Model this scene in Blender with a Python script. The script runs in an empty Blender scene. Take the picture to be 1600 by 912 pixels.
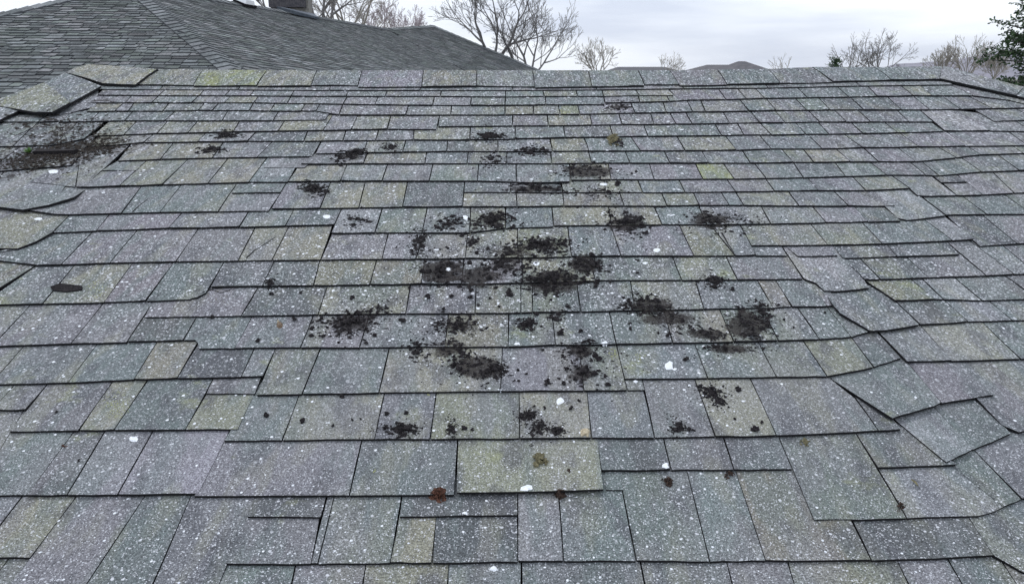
import bpy, math, random
from mathutils import Vector, noise
R = math.radians
rnd = random.Random(7)
sc = bpy.context.scene
col = sc.collection
# ---------------------------------------------------------------- camera
F = 1155.0                       # focal length in pixels of a 1600 px wide frame
CAM = Vector((0.0, 0.0, 6.0))
HORIZON = 115.0
PITCH = math.atan((456 - HORIZON) / F)
cd = bpy.data.cameras.new('camera'); cd.sensor_width = 36; cd.lens = F / 1600 * 36
cd.clip_start = .02; cd.clip_end = 12000
cam = bpy.data.objects.new('camera', cd); col.objects.link(cam)
cam.location = CAM; cam.rotation_euler = (R(90) - PITCH, 0, 0)
sc.camera = cam
# ---------------------------------------------------------------- world
w = bpy.data.worlds.new('World'); sc.world = w; w.use_nodes = True
nt = w.node_tree; nt.nodes.clear()
def wn(t, **k):
    n = nt.nodes.new(t)
    for a, b in k.items(): setattr(n, a, b)
    return n
SUN_EL, SUN_ROT = R(58), R(-35)
sky = wn('ShaderNodeTexSky', sky_type='NISHITA', sun_disc=False, sun_elevation=SUN_EL, sun_rotation=SUN_ROT)
bg1 = wn('ShaderNodeBackground'); bg1.inputs[1].default_value = .10
nt.links.new(sky.outputs[0], bg1.inputs[0])
tc = wn('ShaderNodeTexCoord')
mp = wn('ShaderNodeMapping'); mp.inputs['Scale'].default_value = (1.0, 1.0, 7.5); mp.inputs['Location'].default_value = (.55, .2, .1)
nt.links.new(tc.outputs['Generated'], mp.inputs[0])
nz = wn('ShaderNodeTexNoise'); nz.inputs['Scale'].default_value = 2.0; nz.inputs['Detail'].default_value = 6; nz.inputs['Roughness'].default_value = .5
nt.links.new(mp.outputs[0], nz.inputs['Vector'])
cr = wn('ShaderNodeValToRGB')
cr.color_ramp.elements[0].position = .38; cr.color_ramp.elements[0].color = (.54, .59, .70, 1)
cr.color_ramp.elements[1].position = .58; cr.color_ramp.elements[1].color = (.84, .88, .94, 1)
nt.links.new(nz.outputs[0], cr.inputs[0])
bg2 = wn('ShaderNodeBackground'); bg2.inputs[1].default_value = 1.16
nt.links.new(cr.outputs[0], bg2.inputs[0])
mx = wn('ShaderNodeMixShader'); mx.inputs[0].default_value = .94
nt.links.new(bg1.outputs[0], mx.inputs[1]); nt.links.new(bg2.outputs[0], mx.inputs[2])
wo = wn('ShaderNodeOutputWorld'); nt.links.new(mx.outputs[0], wo.inputs[0])
# ---------------------------------------------------------------- sun through the overcast
sd = bpy.data.lights.new('sun', 'SUN'); sd.energy = 0.9; sd.angle = R(14); sd.color = (1, .97, .93)
so = bpy.data.objects.new('sun', sd); col.objects.link(so)
so.rotation_euler = Vector((math.sin(SUN_ROT) * math.cos(SUN_EL), math.cos(SUN_ROT) * math.cos(SUN_EL), math.sin(SUN_EL))).to_track_quat('Z', 'Y').to_euler()
sc.view_settings.view_transform = 'Standard'; sc.view_settings.look = 'None'
sc.view_settings.exposure = 0.30; sc.view_settings.gamma = 1.0
sc.render.engine = 'CYCLES'; sc.cycles.max_bounces = 5; sc.cycles.transparent_max_bounces = 12

# ---------------------------------------------------------------- geometry of the view
RX = Vector((1, 0, 0)); FW = Vector((0, math.cos(PITCH), -math.sin(PITCH))); UP = Vector((0, math.sin(PITCH), math.cos(PITCH)))
def ray(px, py): return (FW * F + RX * (px - 800) - UP * (py - 456)) / F
def at(px, py, d):                # point seen at a pixel, d metres along Y
    r = ray(px, py); return CAM + r * (d / r.y)
def on_plane(px, py, o, n):
    r = ray(px, py); return CAM + r * ((o - CAM).dot(n) / r.dot(n))
D = 0.94                          # camera height over the roof surface
US = ray(809, -200).normalized()  # up the slope
RR = US.cross(Vector((0, 0, 1))).normalized()
NN = RR.cross(US).normalized()
if NN.z < 0: NN = -NN
RO = CAM - NN * D
def P(px, py, h=0.0): return on_plane(px, py, RO + NN * h, NN)
def st(p): q = p - RO; return q.dot(RR), q.dot(US), q.dot(NN)
def W(a, s, h): return RO + RR * a + US * s + NN * h

# ---------------------------------------------------------------- materials
def newmat(name, base=(.2, .2, .2), rough=.9):
    m = bpy.data.materials.new(name); m.use_nodes = True
    b = m.node_tree.nodes['Principled BSDF']; b.inputs['Base Color'].default_value = (*base, 1); b.inputs['Roughness'].default_value = rough
    b.inputs['Specular IOR Level'].default_value = .25
    return m, m.node_tree, b
class NT:
    def __init__(s, t): s.t = t
    def n(s, ty, ins=None, **k):
        n = s.t.nodes.new(ty)
        for a, b in k.items(): setattr(n, a, b)
        for a, b in (ins or {}).items():
            if hasattr(b, 'links') or isinstance(b, bpy.types.NodeSocket): s.t.links.new(b, n.inputs[a])
            else: n.inputs[a].default_value = b
        return n
    def math(s, op, a, b=0.0, c=None, clamp=False):
        i = {0: a, 1: b}
        if c is not None: i[2] = c
        n = s.n('ShaderNodeMath', i, operation=op); n.use_clamp = clamp
        return n.outputs[0]
    def ramp(s, v, a, b):       # smooth step a..b
        return s.n('ShaderNodeMapRange', {0: v, 1: a, 2: b}, interpolation_type='SMOOTHSTEP').outputs[0]
    def mix(s, f, a, b, mode='MIX'):
        n = s.t.nodes.new('ShaderNodeMix'); n.data_type = 'RGBA'; n.blend_type = mode
        for idx, v in ((0, f), (6, a), (7, b)):
            if isinstance(v, bpy.types.NodeSocket): s.t.links.new(v, n.inputs[idx])
            else: n.inputs[idx].default_value = v if idx == 0 else (*v, 1)
        return n.outputs[2]

def shingle_material(name, speck=1.0, near=True):
    m, t, b = newmat(name, rough=.93); g = NT(t)
    b.inputs['Specular IOR Level'].default_value = .3
    geo = g.n('ShaderNodeNewGeometry').outputs['Position']
    at_ = g.n('ShaderNodeAttribute', attribute_name='tint').outputs['Color']
    y = g.n('ShaderNodeSeparateXYZ', {0: geo}).outputs[1]
    w1 = g.ramp(y, 1.05, 1.9); w2 = g.ramp(y, 1.9, 3.4)
    def off(v, o): return g.n('ShaderNodeVectorMath', {0: v, 1: o}, operation='ADD').outputs[0]
    def mul(v, o): return g.n('ShaderNodeVectorMath', {0: v, 1: o}, operation='MULTIPLY').outputs[0]
    def noi(scale, det=2, ro=.5, vec=geo):
        return g.n('ShaderNodeTexNoise', {'Vector': vec, 'Scale': scale, 'Detail': det, 'Roughness': ro}).outputs[0]
    def lerp(f, a, b_): return g.n('ShaderNodeMix', {0: f, 2: a, 3: b_}).outputs[0]
    # broad weathering: violet, green grey and olive cloudiness inside the shingles
    band = mul(geo, (1, .28, .28))
    c = g.mix(g.math('MULTIPLY', g.ramp(noi(15, 3, .5, band), .45, .58), .58), at_, (.132, .160, .162))
    c = g.mix(g.math('MULTIPLY', g.ramp(noi(13, 3, .5, off(band, (3.1, 7.7, 0))), .53, .63), .42), c, (.215, .218, .176))
    c = g.mix(g.math('MULTIPLY', g.ramp(noi(14, 3, .5, off(band, (5.1, 2.7, 8))), .52, .64), .40), c, (.180, .179, .200))
    c = g.mix(g.math('MULTIPLY', g.ramp(noi(17, 4, .55, off(mul(geo, (1, .5, .5)), (9.1, 1.7, 4))), .50, .66), .66), c, (.088, .092, .106))
    c = g.mix(g.math('MULTIPLY', g.ramp(noi(3.2, 4, .6, off(geo, (1.1, 4.7, 4))), .48, .66), .35), c, (.235, .236, .248))
    # yellow green growth in soft patches
    c = g.mix(g.math('MULTIPLY', g.ramp(noi(7.5, 4, .65, off(geo, (2.2, 9.4, 1))), .63, .73), .42), c, (.25, .27, .14))
    # run-off streaks near the ridge
    c = g.mix(g.math('MULTIPLY', g.math('MULTIPLY', g.ramp(noi(1, 3, .6, mul(geo, (34, 5, 5))), .56, .72), g.ramp(y, 1.7, 3.2)), .5), c, (.40, .41, .44))
    stretch = mul(geo, (1, .42, .42))
    g1 = noi(340, 2, .8); g2 = noi(210, 2, .8, mul(geo, (1, .7, .7))); g3 = noi(130, 2, .8, stretch)
    gn = lerp(w2, lerp(w1, g1, g2), g3)
    k = g.n('ShaderNodeMapRange', {0: gn, 1: .36, 2: .64, 3: .42, 4: 1.52}).outputs[0]
    c = g.mix(1.0, c, g.n('ShaderNodeCombineColor', {0: k, 1: k, 2: k}).outputs[0], 'MULTIPLY')
    wv = g.n('ShaderNodeTexNoise', {'Vector': geo, 'Scale': 260.0, 'Detail': 1.0}).outputs[1]
    warp = g.n('ShaderNodeVectorMath', {0: geo, 1: g.n('ShaderNodeVectorMath', {0: wv, 3: .004}, operation='SCALE').outputs[0]}, operation='ADD').outputs[0]
    def flakes(scale, lo, hi, keep, vec=warp):
        n = g.n('ShaderNodeTexVoronoi', {'Vector': vec, 'Scale': scale, 'Randomness': 1.0})
        sel = g.n('ShaderNodeSeparateColor', {0: n.outputs['Color']}).outputs
        size = g.math('MULTIPLY_ADD', g.math('POWER', sel[1], 2.0), hi - lo, lo)
        return g.math('MULTIPLY', g.math('LESS_THAN', n.outputs['Distance'], size), g.math('LESS_THAN', sel[0], keep))
    patch = g.ramp(noi(5.5, 3), .36, .62)
    sw = mul(warp, (1, .5, .5))
    fa = flakes(320, .24, .48, .48); fb = flakes(195, .24, .48, .52, mul(warp, (1, .7, .7))); fc = flakes(130, .24, .48, .48, sw)
    f1 = lerp(w2, lerp(w1, fa, fb), fc)
    da = flakes(120, .12, .36, .36); db = flakes(78, .12, .34, .42, mul(warp, (1, .7, .7))); dc = flakes(52, .12, .30, .40, sw)
    f2 = g.math('MULTIPLY', lerp(w2, lerp(w1, da, db), dc), g.math('ADD', patch, .35, clamp=True))
    fl = g.math('MAXIMUM', g.math('MULTIPLY', f1, .85), f2)
    c = g.mix(g.math('MULTIPLY', fl, .78 * speck), c, (.66, .68, .73))
    t.links.new(g.mix(0.0, c, c), b.inputs['Base Color']) if False else None
    t.links.new(c, b.inputs['Base Color'])
    bump = g.n('ShaderNodeBump', {'Strength': .55, 'Distance': .0015, 'Height': g.math('ADD', gn, g.math('MULTIPLY', fl, .4))})
    t.links.new(bump.outputs[0], b.inputs['Normal'])
    return m
M_SH = shingle_material('granule_shingle')
M_EDGE, t_, b_ = newmat('asphalt_edge', (.012, .012, .014), .95)
M_CORE, t_, b_ = newmat('felt_underlay', (.012, .012, .013), 1)
def noisy(name, ca, cb, scale=8.0, rough=.9, bump=0.0, det=4):
    m, t, b = newmat(name, ca, rough); g = NT(t)
    geo = g.n('ShaderNodeNewGeometry').outputs['Position']
    n = g.n('ShaderNodeTexNoise', {'Vector': geo, 'Scale': scale, 'Detail': det, 'Roughness': .65}).outputs[0]
    t.links.new(g.mix(g.ramp(n, .35, .65), ca, cb), b.inputs['Base Color'])
    if bump:
        bp = g.n('ShaderNodeBump', {'Strength': .8, 'Distance': bump, 'Height': n}); t.links.new(bp.outputs[0], b.inputs['Normal'])
    return m
M_CRUMB = noisy('black_crumb', (.005, .0045, .006), (.030, .026, .028), 260, .9, .002)
M_BROWN = noisy('brown_moss', (.045, .022, .015), (.13, .06, .04), 220, .95, .002)
M_DBROWN = noisy('dark_moss', (.02, .014, .012), (.07, .045, .035), 220, .95, .002)
M_LITTER = noisy('rotted_litter', (.014, .012, .011), (.060, .050, .042), 200, .95, .002)
M_OLIVE = noisy('olive_lichen', (.10, .09, .05), (.22, .20, .12), 260, .95, .002)
M_TAN = noisy('tan_shell', (.30, .25, .17), (.50, .44, .32), 180, .7, .001)
M_SNAIL = noisy('snail_brown', (.07, .045, .03), (.20, .14, .09), 300, .5)
M_WHITE = noisy('white_lichen', (.62, .66, .72), (.86, .89, .93), 300, .8, .001)
M_YELLOW = noisy('yellow_lichen', (.26, .28, .10), (.42, .44, .20), 300, .9, .001)
M_GREEN = noisy('sprout_green', (.06, .14, .03), (.13, .24, .06), 60, .7)
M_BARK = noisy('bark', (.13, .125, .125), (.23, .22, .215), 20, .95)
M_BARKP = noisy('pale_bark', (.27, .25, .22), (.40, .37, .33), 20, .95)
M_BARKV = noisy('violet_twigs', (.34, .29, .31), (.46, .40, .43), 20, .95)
M_WALL = noisy('house_siding', (.50, .48, .44), (.58, .56, .52), 3, .8)
M_METAL = noisy('lead_flashing', (.07, .085, .11), (.12, .14, .17), 12, .5)
M_CHIM = noisy('chimney_brick', (.045, .045, .055), (.10, .095, .10), 30, .9)
M_CHIMP = noisy('chimney_render', (.17, .165, .155), (.27, .26, .24), 10, .9)
M_VENT, _, _ = newmat('white_vent_paint', (.80, .82, .84), .5)
M_DARK, _, _ = newmat('dark_opening', (.01, .01, .012), .9)

# ---------------------------------------------------------------- object helpers
def tag(o, label=None, cat=None, group=None, kind=None):
    if label: o['label'] = label
    if cat: o['category'] = cat
    if group: o['group'] = group
    if kind: o['kind'] = kind
    return o
def empty(name, loc, *a, **k):
    o = bpy.data.objects.new(name, None); col.objects.link(o); o.location = loc; o.empty_display_size = .1
    return tag(o, *a, **k)
def mesh_obj(name, verts, faces, mats, parent=None, mi=None, tints=None, smooth=False, origin=None):
    me = bpy.data.meshes.new(name)
    if origin is None: origin = Vector((0, 0, 0))
    me.from_pydata([tuple(Vector(v) - origin) for v in verts], [], faces)
    for m in (mats if isinstance(mats, (list, tuple)) else [mats]): me.materials.append(m)
    if mi: me.polygons.foreach_set('material_index', mi)
    if tints is not None:
        ca = me.color_attributes.new('tint', 'FLOAT_COLOR', 'POINT')
        flat = []
        for c in tints: flat += [c[0], c[1], c[2], 1.0]
        ca.data.foreach_set('color', flat)
    if smooth: me.polygons.foreach_set('use_smooth', [True] * len(me.polygons))
    me.update()
    o = bpy.data.objects.new(name, me); col.objects.link(o)
    o.location = origin
    if parent:
        o.parent = parent
        o.location = origin - parent.matrix_basis.translation if parent.parent is None else origin - parent.matrix_basis.translation - parent.parent.matrix_basis.translation
    return o
class MB:
    def __init__(s): s.v = []; s.f = []; s.mi = []; s.t = []
    def add(s, v, f, mi=0, tint=None):
        n = len(s.v); s.v += [Vector(x) for x in v]; s.f += [tuple(i + n for i in q) for q in f]
        s.mi += mi if isinstance(mi, list) else [mi] * len(f)
        s.t += [tint or (.2, .2, .2)] * len(v)
    def build(s, name, mats, parent=None, origin=None, tints=False, smooth=False):
        return mesh_obj(name, s.v, s.f, mats, parent, s.mi, s.t if tints else None, smooth, origin)
    def box(s, c, a, b, cc, mi=0, tint=None):       # centre + three half axes
        c = Vector(c); v = [c + a * i + b * j + cc * k for i in (-1, 1) for j in (-1, 1) for k in (-1, 1)]
        s.add(v, [(0, 1, 3, 2), (4, 6, 7, 5), (0, 4, 5, 1), (2, 3, 7, 6), (0, 2, 6, 4), (1, 5, 7, 3)], mi, tint)

TINT = {'p': (.166, .167, .184), 'b': (.136, .157, .163), 'o': (.194, .196, .164), 'm': (.250, .264, .148),
        'd': (.098, .105, .114), 'l': (.222, .224, .244), 'g': (.143, .169, .157)}
def tint(code):
    if code == '.': code = rnd.choice('ppppbbbboogdpb')
    c = TINT[code]; k = rnd.uniform(.86, 1.14)
    return tuple(x * k * rnd.uniform(.97, 1.03) for x in c)

# ---------------------------------------------------------------- the roof in front
HOUSE = empty('house', (0, 3, 0), 'low house whose worn grey shingle roof fills the foreground, littered with black crumbs', 'house')
def slab(poly, ntop, code='.', ext=.055, hb=None, lift=0.0):
    """one shingle tab: poly = photo outline, first ntop points run along the top left to right,
    the others along the bottom right to left.  Returns verts, faces, mi, visible size"""
    n = len(poly)
    ymean = sum(p[1] for p in poly) / n
    depth = P(800, ymean).y
    far = max(0, min(1, (depth - 1.1) / 2.6))
    T = .0052 + .0028 * far
    gap = .0010 + .0016 * far
    if hb is None: hb = T + .0015 + rnd.uniform(0, .0016)
    hb += lift
    base = [st(P(x, y, hb if i >= ntop else .002)) for i, (x, y) in enumerate(poly)]
    top = [Vector((a, s)) for a, s, _ in base[:ntop]]; bot = [Vector((a, s)) for a, s, _ in base[ntop:]][::-1]
    def resample(pl, k):
        L = [0]
        for i in range(1, len(pl)): L.append(L[-1] + (pl[i] - pl[i - 1]).length)
        out = []
        for j in range(k + 1):
            q = L[-1] * j / k
            for i in range(1, len(pl)):
                if q <= L[i] + 1e-9:
                    f = (q - L[i - 1]) / max(1e-9, L[i] - L[i - 1]); out.append(pl[i - 1].lerp(pl[i], f)); break
        return out
    wd = (bot[-1] - bot[0]).length
    k = 4 if ntop == 2 and n == 4 else 6
    tp = resample(top, k); bt = resample(bot, k)
    # narrow by the joint gap
    def inset(pl):
        d = (pl[-1] - pl[0]).normalized(); pl[0] = pl[0] + d * gap; pl[-1] = pl[-1] - d * gap
    inset(tp); inset(bt)
    ext_ = [t + (t - b).normalized() * ext for t, b in zip(tp, bt)]
    sk = rnd.uniform(-.004, .004); curl = rnd.uniform(-.0006, .0022) if rnd.random() < .5 else 0
    rows = []
    seed = rnd.uniform(0, 99)
    def jit(v, a=.0016):
        q = Vector((v.x * 45, v.y * 45, seed)); return Vector((v.x + a * noise.noise(q), v.y + a * 1.2 * noise.noise(q + Vector((7, 3, 1)))))
    for f in (0.0, .5, 1.0):
        rows.append([(jit(b.lerp(t, f)), hb * (1 - f) + .002 * f + (curl * abs(i / k - .5) * 2 * (1 - f)) + .0006 * noise.noise(Vector((b.x * 9, f, seed)))) for i, (b, t) in enumerate(zip(bt, tp))])
    rows.append([(e, .002 - .006) for e in ext_])
    V = []; Fc = []; mi = []
    nc = k + 1
    for r in rows:
        for p, h in r: V.append(W(p.x, p.y, h))
    nt_ = len(V)
    for r in rows:
        for p, h in r: V.append(W(p.x, p.y + .0006, h - T))
    for j in range(3):
        for i in range(k):
            a = j * nc + i; Fc.append((a, a + 1, a + 1 + nc, a + nc)); mi.append(0)
    for i in range(k):
        Fc.append((nt_ + i, nt_ + i + 1, i + 1, i)); mi.append(1)
    for j in range(3):
        a = j * nc; Fc.append((a, a + nc, nt_ + a + nc, nt_ + a)); mi.append(1)
        a = j * nc + k; Fc.append((nt_ + a, nt_ + a + nc, a + nc, a)); mi.append(1)
    xs = [p[0] for p in poly]; ys = [p[1] for p in poly]
    area = (max(0, min(1600, max(xs)) - max(0, min(xs)))) * (min(912, max(ys)) - min(ys))
    return V, Fc, mi, area
TABS = []
def J(codes, joints, skip=(), **kw):
    """a run of tabs between joints (x top, y top, x bottom, y bottom)"""
    for i in range(len(joints) - 1):
        c = codes[i] if i < len(codes) else '.'
        if c == '_': continue
        a, b = joints[i], joints[i + 1]
        TABS.append(([(a[0], a[1]), (b[0], b[1]), (b[2], b[3]), (a[2], a[3])], 2, c, kw))
def G(code, pts, ntop=2, **kw): TABS.append((pts, ntop, code, kw))

# course A (cut by the bottom of the frame)
J('...', [(-90, 872, -210, 965), (15, 871, -60, 965), (50, 868, -22, 965)])
J('pbp', [(119, 775, -26, 965), (226, 775, 100, 965), (298, 775, 216, 965), (399, 777, 321, 965)])
J('bpobbdpopb.', [(350, 880, 316, 965), (462, 880, 445, 965), (572, 880, 558, 965), (701, 878, 697, 965), (815, 877, 815, 965), (1000, 876, 1018, 965), (1135, 877, 1158, 965), (1231, 876, 1256, 965), (1401, 874, 1447, 965), (1479, 871, 1534, 965), (1562, 872, 1622, 965), (1660, 868, 1730, 965)])
# course B
J('o', [(35, 775, -40, 870), (119, 775, 47, 870)]); J('.', [(-40, 775, -130, 870), (35, 775, -40, 870)])
J('d', [(397, 777, 385, 807), (511, 775, 502, 807)]); J('p', [(384, 805, 352, 880), (501, 805, 486, 880)])
J('bb', [(511, 775, 485, 880), (522, 775, 497, 880), (628, 775, 610, 879)])
J('d', [(628, 774, 624, 806), (809, 772, 809, 804)]); J('od', [(624, 804, 610, 878), (682, 804, 675, 878), (809, 803, 809, 877)])
J('lbgbo', [(809, 770, 809, 876), (873, 768, 880, 875), (966, 733, 994, 875), (1073, 734, 1109, 876), (1148, 732, 1196, 875), (1290, 733, 1361, 874)])
J('b', [(944, 733, 946, 765), (969, 733, 974, 765)], hb=.006)
J('d', [(1331, 811, 1361, 875), (1512, 805, 1552, 867)])
G('b', [(1512, 806), (1600, 760), (1700, 800), (1680, 930), (1600, 894), (1552, 867)], 3)
# course C
J('pbdldp', [(-50, 640, -120, 773), (38, 640, -44, 773), (117, 672, 43, 773), (165, 672, 105, 773), (240, 671, 184, 772)])
J('l', [(240, 671, 184, 771), (360, 670, 311, 770)], lift=.003)
J('pb', [(350, 687, 303, 774), (566, 685, 546, 773), (715, 684, 710, 772)])
J('o', [(716, 684, 713, 770), (934, 683, 944, 765)], lift=.004)
J('ddd', [(932, 683, 940, 734), (1036, 683, 1048, 733), (1130, 682, 1147, 733), (1217, 682, 1238, 732)])
J('g', [(1217, 682, 1271, 812), (1338, 677, 1417, 809)])
G('d', [(1338, 678), (1424, 668), (1494, 726), (1370, 730)])
G('l', [(1370, 729), (1494, 725), (1570, 790), (1540, 805), (1417, 809)])
G('g', [(1478, 721), (1520, 701), (1596, 779), (1567, 791)])
G('p', [(1520, 701), (1640, 664), (1700, 760), (1596, 780)])
# course D
J('..', [(-60, 600, -100, 640), (24, 600, -12, 640), (75, 599, 41, 640)])
J('p', [(75, 599, 15, 674), (177, 595, 123, 672)]); J('o', [(177, 595, 123, 672), (232, 592, 178, 671)]); J('b', [(232, 592, 178, 671), (334, 590, 290, 670)])
J('p', [(334, 589, 322, 614), (410, 587, 398, 615)], hb=.006); J('o', [(324, 612, 290, 670), (399, 613, 372, 670)])
J('bopoobg', [(394, 616, 350, 688), (468, 615, 441, 687), (601, 613, 586, 685), (682, 612, 672, 685), (811, 610, 812, 684), (917, 609, 924, 683), (1005, 606, 1023, 683)], )
J('b', [(975, 590, 980, 609), (1003, 590, 1008, 609)], hb=.006)
J('po', [(1003, 591, 1023, 683), (1085, 591, 1117, 681), (1172, 590, 1213, 680)])
G('p', [(1172, 590), (1292, 587), (1336, 622), (1372, 672), (1213, 680)], 2)
G('d', [(1336, 620), (1392, 651), (1408, 670), (1372, 672)])
G('l', [(1393, 651), (1457, 633), (1520, 701), (1478, 722)], lift=.004)
G('b', [(1457, 633), (1523, 620), (1580, 676), (1520, 702)])
G('p', [(1496, 564), (1545, 563), (1640, 640), (1640, 663), (1580, 677), (1523, 621)])
G('b', [(1545, 563), (1680, 555), (1740, 640), (1640, 656)])
# course E
J('pbbo', [(-60, 541, -110, 600), (37, 541, -15, 600), (153, 536, 107, 597), (247, 532, 210, 592), (313, 529, 277, 590)])
J('dp', [(306, 543, 277, 590), (398, 543, 377, 588), (431, 544, 411, 587)])
J('obopo', [(431, 543, 400, 616), (501, 543, 472, 615), (609, 542, 592, 613), (785, 540, 782, 610), (905, 539, 912, 609), (963, 538, 980, 609)])
J('bbb', [(963, 538, 976, 591), (1085, 536, 1106, 590), (1184, 533, 1213, 588), (1254, 531, 1292, 587)])
G('o', [(1254, 531), (1330, 527), (1365, 573), (1292, 587)]); G('d', [(1330, 527), (1368, 516), (1408, 559), (1365, 573)])
G('b', [(1297, 591), (1405, 560), (1417, 565), (1471, 628), (1457, 634), (1393, 653)], 3, lift=.007)
J('bo.', [(1370, 516, 1416, 565), (1437, 507, 1487, 563), (1530, 499, 1595, 560), (1660, 496, 1720, 556)])
G('p', [(1417, 565), (1496, 563), (1554, 616), (1471, 629)], lift=.003)
# course F
J('ppp', [(-90, 478, -160, 542), (48, 476, -12, 540), (162, 473, 111, 536), (241, 469, 198, 534)])
J('d', [(225, 494, 200, 533), (309, 493, 287, 531)]); G('b', [(309, 493), (395, 493), (367, 544), (306, 544), (313, 531), (287, 531)], 2, lift=-.0005)
J('pppobbbo.bdo', [(395, 493, 367, 543), (491, 490, 470, 542), (578, 489, 562, 542), (701, 489, 695, 541), (795, 489, 794, 541), (862, 487, 868, 538), (952, 486, 963, 537), (1037, 484, 1051, 535), (1124, 482, 1146, 533), (1190, 481, 1216, 531)])
J('bb', [(1190, 481, 1216, 531), (1245, 479, 1280, 529), (1291, 478, 1330, 526)])
G('b', [(1291, 478), (1302, 476), (1363, 516), (1330, 526)])
G('b', [(1288, 458), (1374, 456), (1397, 469), (1437, 507), (1363, 518), (1308, 486), (1300, 475)], 3, lift=.006)
J('dl.', [(1397, 469, 1437, 507), (1472, 466, 1512, 502), (1540, 466, 1582, 500), (1640, 460, 1690, 497)])
# course G
G('o', [(-60, 402), (0, 407), (58, 414), (0, 449), (-60, 468)], 3, lift=.005)
J('bopb', [(59, 414, -30, 476), (117, 414, 67, 474), (207, 411, 163, 472), (272, 409, 228, 469)])
G('b', [(272, 409), (351, 408), (322, 457), (300, 467), (228, 470)], 2)
J('d', [(351, 407, 329, 447), (429, 406, 411, 446)])
G('p', [(240, 466), (405, 446), (377, 493), (225, 495)], 2, lift=-.001)
J('dopoogbobob', [(405, 446, 377, 493), (512, 445, 497, 491), (642, 443, 634, 489), (744, 442, 742, 489), (814, 441, 814, 488), (832, 441, 832, 487), (901, 440, 907, 486), (985, 437, 992, 484), (1086, 436, 1100, 482), (1182, 436, 1208, 480), (1210, 435, 1237, 478), (1264, 435, 1293, 478)])
G('p', [(1262, 434), (1285, 434), (1310, 476), (1291, 478)])
# course H
J('doo', [(429, 406, 410, 446), (500, 405, 490, 445), (589, 405, 578, 444), (664, 404, 658, 443)])
J('dpob', [(664, 404, 658, 443), (725, 403, 721, 443), (815, 402, 817, 441), (922, 400, 930, 438)])
J('go', [(922, 399, 930, 437), (1050, 399, 1065, 437), (1133, 398, 1152, 436)]); J('p', [(1133, 398, 1152, 436), (1230, 398, 1255, 435)])
G('l', [(1221, 383), (1300, 382), (1350, 436), (1359, 450), (1290, 456), (1268, 435), (1255, 435)], 2)
G('p', [(1224, 383), (1300, 382), (1310, 399), (1246, 400)], hb=.009)
J('dd', [(1300, 383, 1316, 403), (1385, 381, 1401, 400), (1480, 378, 1500, 397)])
J('.dp', [(1316, 402, 1350, 436), (1342, 402, 1375, 436), (1413, 399, 1450, 433), (1500, 396, 1541, 430)])
J('lbp', [(1480, 378, 1541, 430), (1515, 376, 1584, 428), (1564, 381, 1618, 426), (1640, 378, 1700, 422)])
J('oll..', [(1350, 437, 1397, 469), (1422, 435, 1459, 467), (1440, 435, 1474, 467), (1491, 433, 1534, 469), (1567, 429, 1620, 466), (1660, 425, 1720, 462)])
# course I
G('o', [(24, 329), (92, 335), (110, 335), (82, 363), (36, 388), (-40, 387), (-40, 362)], 3, lift=.004)
G('p', [(-60, 322), (24, 330), (-20, 352), (-70, 360)])
J('bppb', [(110, 335, 82, 363), (172, 334, 151, 360), (285, 332, 264, 356), (389, 330, 374, 354), (419, 329, 405, 353)])
J('b', [(396, 329, 374, 354), (460, 326, 446, 352)], lift=.001); J('b', [(460, 325, 446, 352), (535, 324, 523, 350)])
J('lgbo', [(535, 324, 517, 364), (598, 323, 586, 363), (668, 322, 660, 363), (736, 322, 734, 363), (790, 322, 790, 356)])
J('b', [(790, 321, 790, 356), (862, 321, 865, 354)]); J('oobpp', [(862, 321, 865, 352), (950, 320, 956, 351), (1021, 320, 1034, 350), (1091, 320, 1104, 350), (1188, 320, 1204, 349)])
J('gpdl', [(1188, 320, 1204, 349), (1268, 321, 1290, 347), (1333, 321, 1356, 346), (1382, 321, 1408, 345)])
G('l', [(1363, 298), (1420, 293), (1477, 337), (1408, 345), (1382, 322)], 2, lift=-.001)
# course J
G('b', [(82, 363), (146, 361), (96, 413), (58, 414), (-40, 402), (36, 387)], 2)
J('pppo', [(146, 361, 96, 413), (216, 358, 172, 410), (311, 356, 275, 408), (400, 353, 372, 407), (453, 351, 425, 406)]); J('o', [(453, 350, 425, 406), (521, 350, 501, 405)])
J('plooobpolb', [(519, 364, 501, 405), (607, 363, 597, 404), (665, 362, 650, 404), (731, 362, 727, 403), (809, 355, 809, 402), (887, 353, 893, 400), (954, 350, 970, 399), (1060, 349, 1084, 399), (1108, 349, 1148, 399), (1155, 349, 1181, 398)])
J('oob', [(1155, 349, 1174, 383), (1265, 348, 1293, 382), (1345, 346, 1378, 380), (1443, 342, 1488, 375)])
J('l', [(1443, 342, 1488, 375), (1476, 338, 1524, 373)])
J('p', [(1172, 383, 1181, 399), (1221, 383, 1230, 399)])
# course K
G('b', [(31, 280), (127, 292), (136, 295), (116, 309), (47, 329), (-40, 318), (-40, 298)], 3, lift=.007)
G('p', [(136, 294), (221, 291), (190, 333), (92, 335), (47, 329)], 2)
J('bb', [(221, 291, 190, 333), (284, 288, 250, 331), (370, 287, 341, 330)])
J('b', [(370, 286, 361, 301), (449, 284, 439, 300)]); J('p', [(361, 299, 341, 330), (441, 298, 420, 329)])
J('pooddb', [(449, 284, 424, 326), (517, 284, 500, 325), (571, 283, 561, 324), (637, 283, 629, 323), (726, 282, 723, 322)])
J('dd', [(726, 282, 725, 300), (798, 282, 798, 300), (876, 283, 878, 300)], hb=.008); J('ooooopb', [(725, 298, 723, 322), (806, 298, 808, 322), (879, 298, 881, 321), (967, 298, 975, 321), (1032, 298, 1042, 321), (1082, 298, 1092, 320), (1125, 298, 1139, 320), (1148, 298, 1162, 320)])
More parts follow.
